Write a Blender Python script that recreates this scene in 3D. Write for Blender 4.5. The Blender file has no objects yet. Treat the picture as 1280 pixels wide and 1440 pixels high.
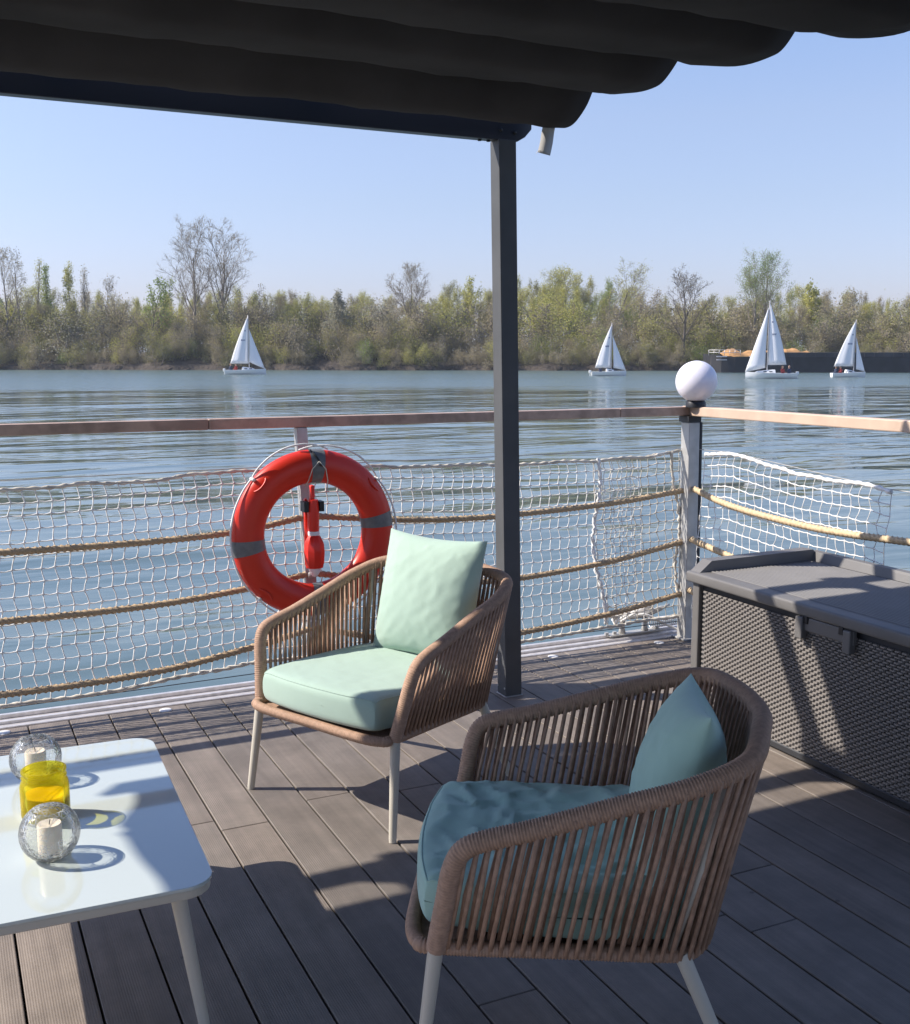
import bpy, bmesh, math, random
import numpy as np
from mathutils import Vector, Matrix

S = bpy.context.scene
COL = S.collection
R = math.radians

# ---------------------------------------------------------------- camera
H = 1.5
YAW, PITCH = 25.567, 8.398
FPX = 1524.0
cam_d = bpy.data.cameras.new("camera")
cam = bpy.data.objects.new("camera", cam_d)
COL.objects.link(cam)
cam.location = (0, 0, H)
cam.rotation_euler = (R(90 - PITCH), 0, R(-YAW))
cam_d.sensor_fit = 'HORIZONTAL'
cam_d.sensor_width = 36
cam_d.lens = 36 * FPX / 1280
cam_d.clip_start = 0.05
cam_d.clip_end = 5000
S.camera = cam

# ---------------------------------------------------------------- light
KX, KY = 0.98, -0.53            # shadow offset per metre of height
SUN_EL = math.atan(1 / math.hypot(KX, KY))
w = bpy.data.worlds.new("World")
S.world = w
w.use_nodes = True
nt = w.node_tree
bg = nt.nodes["Background"]
sky = nt.nodes.new("ShaderNodeTexSky")
sky.sky_type = 'NISHITA'
sky.sun_disc = False
sky.sun_elevation = SUN_EL
sky.sun_rotation = math.atan2(-KX, -KY)      # azimuth from +Y, clockwise
sky.altitude = 0
sky.air_density = 1.5
sky.dust_density = .5
sky.ozone_density = 3.0
wb = nt.nodes.new("ShaderNodeMix"); wb.data_type = 'RGBA'; wb.blend_type = 'MULTIPLY'; wb.inputs["Factor"].default_value = 1
wb.inputs["B"].default_value = (1.0, .93, 1.09, 1)          # white balance of the sky light
nt.links.new(sky.outputs[0], wb.inputs["A"])
# bluish spring haze low in the sky
geo = nt.nodes.new("ShaderNodeTexCoord"); sep = nt.nodes.new("ShaderNodeSeparateXYZ"); rmp = nt.nodes.new("ShaderNodeValToRGB")
nt.links.new(geo.outputs["Generated"], sep.inputs[0]); nt.links.new(sep.outputs[2], rmp.inputs[0])
_e = rmp.color_ramp.elements
_e[0].position = 0.0; _e[0].color = (.72, .82, 1.24, 1)
_e[1].position = .30; _e[1].color = (.95, 1.0, 1.06, 1)
for _p, _c in ((.06, (.75, .85, 1.18, 1)), (.13, (.84, .88, 1.03, 1)), (.20, (.95, .94, 1.0, 1))):
    _n = _e.new(_p); _n.color = _c
hz_ = nt.nodes.new("ShaderNodeMix"); hz_.data_type = 'RGBA'; hz_.blend_type = 'MULTIPLY'; hz_.inputs["Factor"].default_value = 1
nt.links.new(wb.outputs["Result"], hz_.inputs["A"]); nt.links.new(rmp.outputs[0], hz_.inputs["B"]); nt.links.new(hz_.outputs["Result"], bg.inputs[0])
bg.inputs[1].default_value = 0.107
sun_d = bpy.data.lights.new("sun", 'SUN')
sun_d.energy = 5.0
sun_d.angle = R(0.5)
sun_d.color = (1.0, 0.93, 0.84)
sun = bpy.data.objects.new("sun", sun_d)
COL.objects.link(sun)
sun.rotation_euler = Vector((KX, KY, -1)).to_track_quat('-Z', 'Y').to_euler()
S.view_settings.view_transform = 'Standard'
S.view_settings.look = 'None'
S.view_settings.exposure = 0.58
S.view_settings.gamma = 1

# ---------------------------------------------------------------- helpers
def tag(o, label=None, cat=None, group=None, kind=None):
    if label: o['label'] = label
    if cat: o['category'] = cat
    if group: o['group'] = group
    if kind: o['kind'] = kind
    return o

def thing(name, label, cat, loc=(0, 0, 0), rz=0, group=None):
    o = bpy.data.objects.new(name, None)
    COL.objects.link(o)
    o.location = loc
    o.rotation_euler = (0, 0, rz)
    o.empty_display_size = .1
    return tag(o, label, cat, group)

class Acc:
    """collects vertices and faces of one mesh"""
    def __init__(s):
        s.v = []; s.f = []; s.m = []; s.n = 0
    def add(s, v, f, mi=0):
        v = np.asarray(v, float).reshape(-1, 3)
        s.v.append(v)
        for q in f:
            s.f.append([i + s.n for i in q]); s.m.append(mi)
        s.n += len(v)
        return s
    def obj(s, name, mats, parent=None, smooth=True, org=(0, 0, 0), ang=None):
        me = bpy.data.meshes.new(name)
        v = np.vstack(s.v) - np.array(org)
        me.from_pydata(v.tolist(), [], s.f)
        if not isinstance(mats, (list, tuple)): mats = [mats]
        for m in mats: me.materials.append(m)
        me.polygons.foreach_set('material_index', s.m)
        me.polygons.foreach_set('use_smooth', [smooth] * len(s.f))
        me.update()
        if smooth and ang:
            try: me.set_sharp_from_angle(angle=R(ang))
            except Exception: pass
        o = bpy.data.objects.new(name, me)
        COL.objects.link(o)
        if parent: o.parent = parent
        return o

def frames(P, closed=False):
    P = np.asarray(P, float)
    if closed:
        T = np.roll(P, -1, 0) - np.roll(P, 1, 0)
    else:
        T = np.gradient(P, axis=0)
    T /= np.linalg.norm(T, axis=1)[:, None] + 1e-12
    a = np.array([0, 0, 1.]) if abs(T[0][2]) < .9 else np.array([1., 0, 0])
    n = np.cross(T[0], a); n /= np.linalg.norm(n)
    N = [n]
    for t in T[1:]:
        n = N[-1] - t * (N[-1] @ t); n /= np.linalg.norm(n) + 1e-12
        N.append(n)
    N = np.array(N)
    return T, N, np.cross(T, N)

def tube(P, r, n=8, closed=False, caps=True, twist=0.0, lobes=0, lamp=0.0):
    P = np.asarray(P, float)
    T, N, B = frames(P, closed)
    r = np.broadcast_to(np.asarray(r, float), (len(P),))
    a = np.arange(n) * 2 * math.pi / n
    L = np.concatenate([[0], np.cumsum(np.linalg.norm(np.diff(P, axis=0), axis=1))])
    V = []
    for i in range(len(P)):
        aa = a + L[i] * twist
        rr = r[i] * (1 + lamp * np.abs(np.cos(lobes * a / 2.0)) - lamp) if lobes else r[i] * np.ones(n)
        V.append(P[i] + (np.cos(aa) * rr)[:, None] * N[i] + (np.sin(aa) * rr)[:, None] * B[i])
    V = np.vstack(V)
    F = []
    m = len(P)
    for i in range(m if closed else m - 1):
        j = (i + 1) % m
        for k in range(n):
            k2 = (k + 1) % n
            F.append([i * n + k, i * n + k2, j * n + k2, j * n + k])
    if caps and not closed:
        F.append(list(range(n))[::-1]); F.append([(m - 1) * n + k for k in range(n)])
    return V, F

def catmull(P, n=8, closed=False):
    P = np.asarray(P, float)
    if closed: Q = np.vstack([P[-1], P, P[0], P[1]])
    else: Q = np.vstack([2 * P[0] - P[1], P, 2 * P[-1] - P[-2]])
    out = []
    for i in range(1, len(Q) - 2):
        a, b, c, d = Q[i - 1:i + 3]
        for t in np.linspace(0, 1, n, endpoint=False):
            out.append(.5 * ((2 * b) + (-a + c) * t + (2 * a - 5 * b + 4 * c - d) * t * t + (-a + 3 * b - 3 * c + d) * t ** 3))
    if not closed: out.append(P[-1])
    return np.array(out)

def resample(P, step, closed=False):
    P = np.asarray(P, float)
    if closed: P = np.vstack([P, P[:1]])
    L = np.concatenate([[0], np.cumsum(np.linalg.norm(np.diff(P, axis=0), axis=1))])
    n = max(2, int(round(L[-1] / step)))
    t = np.linspace(0, L[-1], n + 1)
    Q = np.stack([np.interp(t, L, P[:, k]) for k in range(3)], 1)
    return Q[:-1] if closed else Q

def box(c, s, bev=0.0, seg=2, rot=None):
    bm = bmesh.new()
    bmesh.ops.create_cube(bm, size=1)
    bmesh.ops.scale(bm, vec=s, verts=bm.verts)
    if bev > 0:
        bmesh.ops.bevel(bm, geom=bm.edges[:], offset=bev, segments=seg, profile=.5, affect='EDGES')
    M = Matrix.Translation(c)
    if rot is not None: M = M @ rot
    bmesh.ops.transform(bm, matrix=M, verts=bm.verts)
    bm.verts.ensure_lookup_table()
    v = [tuple(q.co) for q in bm.verts]
    f = [[q.index for q in fc.verts] for fc in bm.faces]
    bm.free()
    return v, f

def lathe(prof, n=32, c=(0, 0, 0)):
    V = []; F = []
    for r_, z in prof:
        for k in range(n):
            a = 2 * math.pi * k / n
            V.append((c[0] + r_ * math.cos(a), c[1] + r_ * math.sin(a), c[2] + z))
    for i in range(len(prof) - 1):
        for k in range(n):
            k2 = (k + 1) % n
            F.append([i * n + k, i * n + k2, (i + 1) * n + k2, (i + 1) * n + k])
    return V, F

def prism(poly, z0, z1):
    n = len(poly)
    V = [(x, y, z0) for x, y in poly] + [(x, y, z1) for x, y in poly]
    F = [list(range(n))[::-1], list(range(n, 2 * n))] + [[i, (i + 1) % n, n + (i + 1) % n, n + i] for i in range(n)]
    return V, F

def rrect(x0, y0, x1, y1, r, n=6):
    P = []
    for cx, cy, a0 in ((x1 - r, y1 - r, 0), (x0 + r, y1 - r, 90), (x0 + r, y0 + r, 180), (x1 - r, y0 + r, 270)):
        for k in range(n + 1):
            a = R(a0 + 90 * k / n)
            P.append((cx + r * math.cos(a), cy + r * math.sin(a)))
    return P

def copy_tree(o, parent=None):
    c = o.copy(); COL.objects.link(c); c.parent = parent
    for ch in list(o.children): copy_tree(ch, c)
    return c

# point on the far side of the river: picture column px (of 1280) at depth Z along the view
cy_, sy_ = math.cos(R(YAW)), math.sin(R(YAW))
FH = FPX / math.cos(R(PITCH))
def far(px, Z, z=0.0):
    X = (px - 640) / FH * Z
    return np.array([sy_ * Z + cy_ * X, cy_ * Z - sy_ * X, z])

# ---------------------------------------------------------------- materials
def mat(name, col, rough=.6, metal=0., spec=.5, nscale=0, namt=0., bump=0., bscale=0, bdist=.01, col2=None, coat=0., sheen=0., trans=0.):
    m = bpy.data.materials.new(name); m.use_nodes = True
    t = m.node_tree; b = t.nodes["Principled BSDF"]
    b.inputs["Base Color"].default_value = (*col, 1)
    b.inputs["Roughness"].default_value = rough
    b.inputs["Metallic"].default_value = metal
    b.inputs["Specular IOR Level"].default_value = spec
    b.inputs["Coat Weight"].default_value = coat
    b.inputs["Sheen Weight"].default_value = sheen
    tc = t.nodes.new("ShaderNodeTexCoord")
    if nscale:
        n = t.nodes.new("ShaderNodeTexNoise"); n.inputs["Scale"].default_value = nscale
        n.inputs["Detail"].default_value = 6
        t.links.new(tc.outputs["Object"], n.inputs["Vector"])
        rp = t.nodes.new("ShaderNodeMix"); rp.data_type = 'RGBA'
        c2 = col2 or tuple(max(0, c * (1 - namt)) for c in col)
        rp.inputs["A"].default_value = (*c2, 1); rp.inputs["B"].default_value = (*col, 1)
        mr = t.nodes.new("ShaderNodeMapRange"); mr.inputs[1].default_value = .35; mr.inputs[2].default_value = .65
        t.links.new(n.outputs["Fac"], mr.inputs[0]); t.links.new(mr.outputs[0], rp.inputs["Factor"])
        t.links.new(rp.outputs["Result"], b.inputs["Base Color"])
    if bump:
        n2 = t.nodes.new("ShaderNodeTexNoise"); n2.inputs["Scale"].default_value = bscale or 50
        n2.inputs["Detail"].default_value = 4
        t.links.new(tc.outputs["Object"], n2.inputs["Vector"])
        bp = t.nodes.new("ShaderNodeBump"); bp.inputs["Strength"].default_value = bump; bp.inputs["Distance"].default_value = bdist
        t.links.new(n2.outputs["Fac"], bp.inputs["Height"]); t.links.new(bp.outputs["Normal"], b.inputs["Normal"])
    return m

M = {}
M['frame_paint'] = mat("anthracite_paint", (.028, .032, .045), .38, bump=.08, bscale=200, bdist=.001)
M['post_paint'] = mat("grey_post_paint", (.105, .108, .112), .5, spec=.15, nscale=6, namt=.15, bump=.08, bscale=260, bdist=.001)
M['canopy'] = mat("charcoal_canvas", (.062, .057, .058), .95, spec=.1, nscale=2.5, namt=.25, bump=.25, bscale=420, bdist=.002)
M['steel'] = mat("stainless_steel", (.46, .45, .43), .38, metal=.25, nscale=20, namt=.15)
M['alu'] = mat("brushed_aluminium", (.70, .67, .66), .38, metal=.4, nscale=30, namt=.2)
M['black'] = mat("black_plastic", (.012, .012, .014), .45)
M['rubber'] = mat("dark_gap", (.01, .01, .012), .9)
M['teak'] = mat("teak_shaded_tone", (.50, .35, .27), .55, nscale=14, namt=.35, bump=.2, bscale=60, bdist=.002)  # darker teak copy: shade of the left handrail put into the colour
M['teak_pale'] = mat("teak_sunlit_tone", (.60, .44, .33), .55, nscale=9, namt=.14, bump=.2, bscale=60, bdist=.002)  # paler copy of the same teak, sunlight on the right handrail coloured in
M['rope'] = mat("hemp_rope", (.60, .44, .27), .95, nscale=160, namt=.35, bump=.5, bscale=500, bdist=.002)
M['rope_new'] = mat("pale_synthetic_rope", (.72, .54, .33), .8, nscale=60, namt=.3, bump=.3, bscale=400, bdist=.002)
M['net'] = mat("white_net_cord", (.90, .88, .84), .8, nscale=40, namt=.2)
M['net_old'] = mat("soiled_net_cord", (.74, .68, .58), .85, nscale=12, namt=.35)
M['buoy'] = mat("orange_red_plastic", (.68, .030, .010), .38, nscale=5, namt=.12, bump=.06, bscale=120, bdist=.001)
M['buoy2'] = mat("red_lamp_plastic", (.75, .025, .010), .35)
M['tape'] = mat("grey_reflective_tape", (.17, .175, .18), .35, nscale=40, namt=.25)
M['white'] = mat("white_plastic", (.78, .78, .80), .4)
M['beige'] = mat("beige_powder_coat", (.52, .48, .40), .4, bump=.05, bscale=400, bdist=.0005)
M['tubewrap'] = mat("brown_cord_wrapping", (.44, .275, .185), .75, nscale=90, namt=.25, bump=.3, bscale=700, bdist=.001)
M['strand'] = mat("brown_cord", (.44, .275, .185), .75, nscale=45, namt=.3, bump=.25, bscale=900, bdist=.001)
M['mint'] = mat("mint_cushion_fabric", (.365, .485, .405), .9, nscale=5, namt=.07, bump=.22, bscale=900, bdist=.0012, sheen=.2)
M['teal'] = mat("mint_cushion_fabric_shaded", (.37, .555, .465), .9, nscale=5, namt=.10, bump=.22, bscale=900, bdist=.0012, sheen=.2)  # the mint fabric again, its look in the shade put into the colour
M['candle'] = mat("ivory_wax", (.80, .68, .52), .45)
M['candle'].node_tree.nodes["Principled BSDF"].inputs["Subsurface Weight"].default_value = .3
M['candle'].node_tree.nodes["Principled BSDF"].inputs["Subsurface Radius"].default_value = (.02, .012, .006)
M['wick'] = mat("burnt_wick", (.03, .025, .02), .9)
M['hull'] = mat("white_gelcoat", (.80, .80, .78), .3)
M['sail'] = mat("white_sailcloth", (.93, .93, .94), .7)
_t = M['sail'].node_tree; _b = _t.nodes["Principled BSDF"]; _tl = _t.nodes.new("ShaderNodeBsdfTranslucent"); _tl.inputs[0].default_value = (.97, .96, .95, 1)
_ms = _t.nodes.new("ShaderNodeMixShader"); _ms.inputs[0].default_value = .38
_t.links.new(_b.outputs[0], _ms.inputs[1]); _t.links.new(_tl.outputs[0], _ms.inputs[2]); _t.links.new(_ms.outputs[0], _t.nodes["Material Output"].inputs[0])
M['sailmark'] = mat("faded_blue_sail_marking", (.30, .33, .42), .8)
M['boatdark'] = mat("dark_boat_trim", (.04, .05, .07), .5)
M['bargehull'] = mat("black_barge_hull", (.035, .033, .036), .7, nscale=.8, namt=.4)
M['bargetop'] = mat("grey_barge_coaming", (.06, .06, .065), .7, nscale=.6, namt=.4)
M['cargo'] = mat("orange_sand", (.50, .27, .10), .9, nscale=1.2, namt=.45)
M['skin'] = mat("skin", (.45, .28, .20), .6)
M['clothes'] = mat("dark_clothes", (.04, .05, .09), .9)
M['clothes2'] = mat("red_clothes", (.35, .05, .04), .9)
M['tagw'] = mat("white_fabric_tag", (.50, .49, .48), .85)
M['spot'] = mat("deck_light_glass", (.75, .73, .70), .3)

# table glass
m = mat("white_lacquered_glass", (.50, .545, .515), .045, spec=.7, coat=.6)
m.node_tree.nodes["Principled BSDF"].inputs["Coat Roughness"].default_value = .03
M['tableglass'] = m

# rattan-pattern plastic of the box
def rattan_mat():
    m = mat("dark_grey_box_plastic", (.085, .088, .095), .5)
    return m
M['box'] = mat("dark_grey_box_plastic", (.15, .143, .138), .5, nscale=9, namt=.1)
M['boxback'] = mat("dark_box_recess", (.028, .029, .033), .6)
M['boxweave'] = mat("grey_woven_plastic", (.235, .215, .20), .40)

# deck boards
def deck_mat():
    m = bpy.data.materials.new("grey_brown_composite_decking"); m.use_nodes = True
    t = m.node_tree; b = t.nodes["Principled BSDF"]; L = t.links.new
    b.inputs["Roughness"].default_value = .62
    tc = t.nodes.new("ShaderNodeTexCoord")
    at = t.nodes.new("ShaderNodeAttribute"); at.attribute_name = "board"
    mp = t.nodes.new("ShaderNodeMapping"); mp.inputs["Scale"].default_value = (30, 1.2, 1)
    L(tc.outputs["Object"], mp.inputs[0])
    n = t.nodes.new("ShaderNodeTexNoise"); n.inputs["Scale"].default_value = 1.0; n.inputs["Detail"].default_value = 8; n.inputs["Roughness"].default_value = .6
    L(mp.outputs[0], n.inputs["Vector"])
    cr = t.nodes.new("ShaderNodeValToRGB")
    cr.color_ramp.elements[0].position = .25; cr.color_ramp.elements[0].color = (.145, .121, .102, 1)
    cr.color_ramp.elements[1].position = .75; cr.color_ramp.elements[1].color = (.228, .192, .162, 1)
    L(n.outputs["Fac"], cr.inputs[0])
    mx = t.nodes.new("ShaderNodeMix"); mx.data_type = 'RGBA'; mx.blend_type = 'MULTIPLY'; mx.inputs["Factor"].default_value = 1
    L(cr.outputs[0], mx.inputs["A"]); L(at.outputs["Color"], mx.inputs["B"])
    # dirt spots
    n3 = t.nodes.new("ShaderNodeTexNoise"); n3.inputs["Scale"].default_value = 5; n3.inputs["Detail"].default_value = 7; n3.inputs["Roughness"].default_value = .7
    L(tc.outputs["Object"], n3.inputs["Vector"])
    mr = t.nodes.new("ShaderNodeMapRange"); mr.inputs[1].default_value = .35; mr.inputs[2].default_value = .7; mr.inputs[3].default_value = .78; mr.inputs[4].default_value = 1.15
    L(n3.outputs["Fac"], mr.inputs[0])
    m3 = t.nodes.new("ShaderNodeMix"); m3.data_type = 'RGBA'; m3.blend_type = 'MULTIPLY'; m3.inputs["Factor"].default_value = 1
    L(mx.outputs["Result"], m3.inputs["A"]); L(mr.outputs[0], m3.inputs["B"])
    # specks
    vo = t.nodes.new("ShaderNodeTexVoronoi"); vo.inputs["Scale"].default_value = 9
    L(tc.outputs["Object"], vo.inputs["Vector"])
    m4 = t.nodes.new("ShaderNodeMapRange"); m4.inputs[1].default_value = .045; m4.inputs[2].default_value = .075; m4.inputs[3].default_value = .55; m4.inputs[4].default_value = 1
    L(vo.outputs["Distance"], m4.inputs[0])
    n5 = t.nodes.new("ShaderNodeTexNoise"); n5.inputs["Scale"].default_value = 1.7
    L(tc.outputs["Object"], n5.inputs["Vector"])
    m5 = t.nodes.new("ShaderNodeMath"); m5.operation = 'GREATER_THAN'; m5.inputs[1].default_value = .56
    L(n5.outputs["Fac"], m5.inputs[0])
    m6 = t.nodes.new("ShaderNodeMix"); m6.data_type = 'RGBA'; m6.blend_type = 'MULTIPLY'
    L(m5.outputs[0], m6.inputs["Factor"]); L(m3.outputs["Result"], m6.inputs["A"]); L(m4.outputs[0], m6.inputs["B"])
    L(m6.outputs["Result"], b.inputs["Base Color"])
    # fine ribs along the boards
    wv = t.nodes.new("ShaderNodeTexWave"); wv.bands_direction = 'X'; wv.inputs["Scale"].default_value = 52
    wv.inputs["Distortion"].default_value = .35; wv.inputs["Detail"].default_value = 1; wv.inputs["Detail Scale"].default_value = .6
    L(tc.outputs["Object"], wv.inputs["Vector"])
    bp = t.nodes.new("ShaderNodeBump"); bp.inputs["Strength"].default_value = .35; bp.inputs["Distance"].default_value = .0012
    L(wv.outputs["Fac"], bp.inputs["Height"])
    bp2 = t.nodes.new("ShaderNodeBump"); bp2.inputs["Strength"].default_value = .3; bp2.inputs["Distance"].default_value = .002
    n6 = t.nodes.new("ShaderNodeTexNoise"); n6.inputs["Scale"].default_value = 120; n6.inputs["Detail"].default_value = 3
    L(tc.outputs["Object"], n6.inputs["Vector"]); L(n6.outputs["Fac"], bp2.inputs["Height"]); L(bp.outputs[0], bp2.inputs["Normal"])
    L(bp2.outputs[0], b.inputs["Normal"])
    return m
M['deck'] = deck_mat()

def water_mat():
    m = bpy.data.materials.new("river_water"); m.use_nodes = True
    t = m.node_tree; b = t.nodes["Principled BSDF"]; L = t.links.new
    b.inputs["Base Color"].default_value = (.092, .132, .128, 1)
    b.inputs["Roughness"].default_value = .03
    b.inputs["IOR"].default_value = 1.42
    b.inputs["Specular IOR Level"].default_value = .5
    tc = t.nodes.new("ShaderNodeTexCoord")
    def layer(scale, sx, sy, rot, detail, dist):
        mp = t.nodes.new("ShaderNodeMapping"); mp.inputs["Rotation"].default_value = (0, 0, R(rot)); mp.inputs["Scale"].default_value = (sx, sy, 1)
        L(tc.outputs["Object"], mp.inputs[0])
        n = t.nodes.new("ShaderNodeTexNoise"); n.inputs["Scale"].default_value = scale; n.inputs["Detail"].default_value = detail
        n.inputs["Roughness"].default_value = .5; n.inputs["Distortion"].default_value = .6
        L(mp.outputs[0], n.inputs["Vector"])
        return n, dist
    # wind patches: rougher and calmer stretches of the river
    mk, _ = layer(.028, .22, 1.0, 26, 3, 0)
    mr = t.nodes.new("ShaderNodeMapRange"); mr.inputs[1].default_value = .42; mr.inputs[2].default_value = .60; mr.inputs[3].default_value = .35; mr.inputs[4].default_value = 1.25
    L(mk.outputs["Fac"], mr.inputs[0])
    # a breeze ruffles the reach under the far bank
    dp = t.nodes.new("ShaderNodeVectorMath"); dp.operation = 'DOT_PRODUCT'; dp.inputs[1].default_value = (math.sin(R(YAW)), math.cos(R(YAW)), 0)
    L(tc.outputs["Object"], dp.inputs[0])
    n7, _ = layer(.05, .3, 1.0, 26, 2, 0)
    ad = t.nodes.new("ShaderNodeMath"); ad.operation = 'MULTIPLY_ADD'; ad.inputs[1].default_value = 40; L(n7.outputs["Fac"], ad.inputs[0]); L(dp.outputs["Value"], ad.inputs[2])
    rf_ = t.nodes.new("ShaderNodeMapRange"); rf_.inputs[1].default_value = 92; rf_.inputs[2].default_value = 104; rf_.inputs[3].default_value = 0; rf_.inputs[4].default_value = 2.6
    L(ad.outputs[0], rf_.inputs[0])
    rg_w = t.nodes.new("ShaderNodeMapRange"); rg_w.inputs[1].default_value = 0; rg_w.inputs[2].default_value = 2.6; rg_w.inputs[3].default_value = .05; rg_w.inputs[4].default_value = .26
    L(rf_.outputs[0], rg_w.inputs[0]); L(rg_w.outputs[0], b.inputs["Roughness"])
    ruf = t.nodes.new("ShaderNodeMath"); ruf.operation = 'ADD'; L(mr.outputs[0], ruf.inputs[0]); L(rf_.outputs[0], ruf.inputs[1])
    prev = None
    for lay, msk in ((layer(.045, .5, 1.0, 22, 2, .9), 0), (layer(.26, .45, 1.0, 28, 2, .20), 0), (layer(.9, .38, 1.0, 24, 2, .13), 1), (layer(2.4, .45, 1.0, 30, 3, .030), 1)):
        bp = t.nodes.new("ShaderNodeBump"); bp.inputs["Strength"].default_value = 1; bp.inputs["Distance"].default_value = lay[1]
        L(lay[0].outputs["Fac"], bp.inputs["Height"])
        if msk:
            mm = t.nodes.new("ShaderNodeMath"); mm.operation = 'MULTIPLY'; mm.inputs[1].default_value = lay[1]
            L((ruf if lay[1] < .05 else mr).outputs[0], mm.inputs[0]); L(mm.outputs[0], bp.inputs["Distance"])
        if prev: L(prev.outputs[0], bp.inputs["Normal"])
        prev = bp
    L(prev.outputs[0], b.inputs["Normal"])
    return m
M['water'] = water_mat()
M['bank'] = mat("earth_bank", (.085, .066, .05), .95, nscale=.5, namt=.45, bump=.6, bscale=2.2, bdist=.5)
M['ground'] = mat("meadow_ground", (.10, .11, .05), .95, nscale=.1, namt=.4)

def glass_mat(name, col, alpha, crack=False, rough=.03, tint=None):
    """thin clear glass: transparent body with a glossy, fresnel weighted skin"""
    m = bpy.data.materials.new(name); m.use_nodes = True
    t = m.node_tree; L = t.links.new
    for n in list(t.nodes): t.nodes.remove(n)
    out = t.nodes.new("ShaderNodeOutputMaterial")
    tr = t.nodes.new("ShaderNodeBsdfTransparent"); tr.inputs[0].default_value = (*col, 1)
    gl = t.nodes.new("ShaderNodeBsdfGlossy"); gl.inputs["Roughness"].default_value = rough
    fr = t.nodes.new("ShaderNodeFresnel"); fr.inputs[0].default_value = 1.22
    mx = t.nodes.new("ShaderNodeMixShader")
    L(fr.outputs[0], mx.inputs[0]); L(tr.outputs[0], mx.inputs[1]); L(gl.outputs[0], mx.inputs[2])
    last = mx
    if tint:
        df = t.nodes.new("ShaderNodeBsdfTranslucent"); df.inputs[0].default_value = (*tint, 1)
        d2 = t.nodes.new("ShaderNodeBsdfDiffuse"); d2.inputs[0].default_value = (*tint, 1)
        dm = t.nodes.new("ShaderNodeMixShader"); L(df.outputs[0], dm.inputs[1]); L(d2.outputs[0], dm.inputs[2])
        m3 = t.nodes.new("ShaderNodeMixShader"); m3.inputs[0].default_value = .16
        L(mx.outputs[0], m3.inputs[1]); L(dm.outputs[0], m3.inputs[2]); last = m3
    tc = t.nodes.new("ShaderNodeTexCoord")
    if crack:
        vo = t.nodes.new("ShaderNodeTexVoronoi"); vo.feature = 'DISTANCE_TO_EDGE'; vo.inputs["Scale"].default_value = 85
        nz = t.nodes.new("ShaderNodeTexNoise"); nz.inputs["Scale"].default_value = 30; nz.inputs["Detail"].default_value = 4
        L(tc.outputs["Object"], vo.inputs["Vector"]); L(tc.outputs["Object"], nz.inputs["Vector"])
        mr = t.nodes.new("ShaderNodeMapRange"); mr.inputs[1].default_value = .0; mr.inputs[2].default_value = .10; mr.inputs[3].default_value = 1; mr.inputs[4].default_value = 0
        L(vo.outputs["Distance"], mr.inputs[0])
        m2 = t.nodes.new("ShaderNodeMapRange"); m2.inputs[1].default_value = .45; m2.inputs[2].default_value = .65
        L(nz.outputs["Fac"], m2.inputs[0])
        mu = t.nodes.new("ShaderNodeMath"); mu.operation = 'MULTIPLY'
        L(mr.outputs[0], mu.inputs[0]); L(m2.outputs[0], mu.inputs[1])
        ad = t.nodes.new("ShaderNodeMath"); ad.operation = 'MULTIPLY_ADD'; ad.inputs[1].default_value = .55; ad.inputs[2].default_value = alpha
        L(mu.outputs[0], ad.inputs[0])
        df = t.nodes.new("ShaderNodeBsdfDiffuse"); df.inputs[0].default_value = (.82, .85, .86, 1)
        tl = t.nodes.new("ShaderNodeBsdfTranslucent"); tl.inputs[0].default_value = (.82, .85, .86, 1)
        dm = t.nodes.new("ShaderNodeMixShader"); dm.inputs[0].default_value = .5
        L(df.outputs[0], dm.inputs[1]); L(tl.outputs[0], dm.inputs[2])
        m3 = t.nodes.new("ShaderNodeMixShader")
        L(ad.outputs[0], m3.inputs[0]); L(mx.outputs[0], m3.inputs[1]); L(dm.outputs[0], m3.inputs[2])
        last = m3
        bp = t.nodes.new("ShaderNodeBump"); bp.inputs["Strength"].default_value = .9; bp.inputs["Distance"].default_value = .002
        L(vo.outputs["Distance"], bp.inputs["Height"])
        for x in (gl, fr): L(bp.outputs[0], x.inputs["Normal"])
    else:
        nz = t.nodes.new("ShaderNodeTexNoise"); nz.inputs["Scale"].default_value = 25
        L(tc.outputs["Object"], nz.inputs["Vector"])
        bp = t.nodes.new("ShaderNodeBump"); bp.inputs["Strength"].default_value = .4; bp.inputs["Distance"].default_value = .003
        L(nz.outputs["Fac"], bp.inputs["Height"])
        for x in (gl, fr): L(bp.outputs[0], x.inputs["Normal"])
    L(last.outputs[0], out.inputs[0])
    return m
M['crackle'] = glass_mat("crackled_clear_glass", (.99, .995, .995), .05, True)
M['yellowglass'] = glass_mat("yellow_glass", (.975, .93, .30), .1, tint=(.95, .85, .07))
M['yellowwax'] = mat("yellow_wax", (.86, .60, .05), .4)

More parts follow.
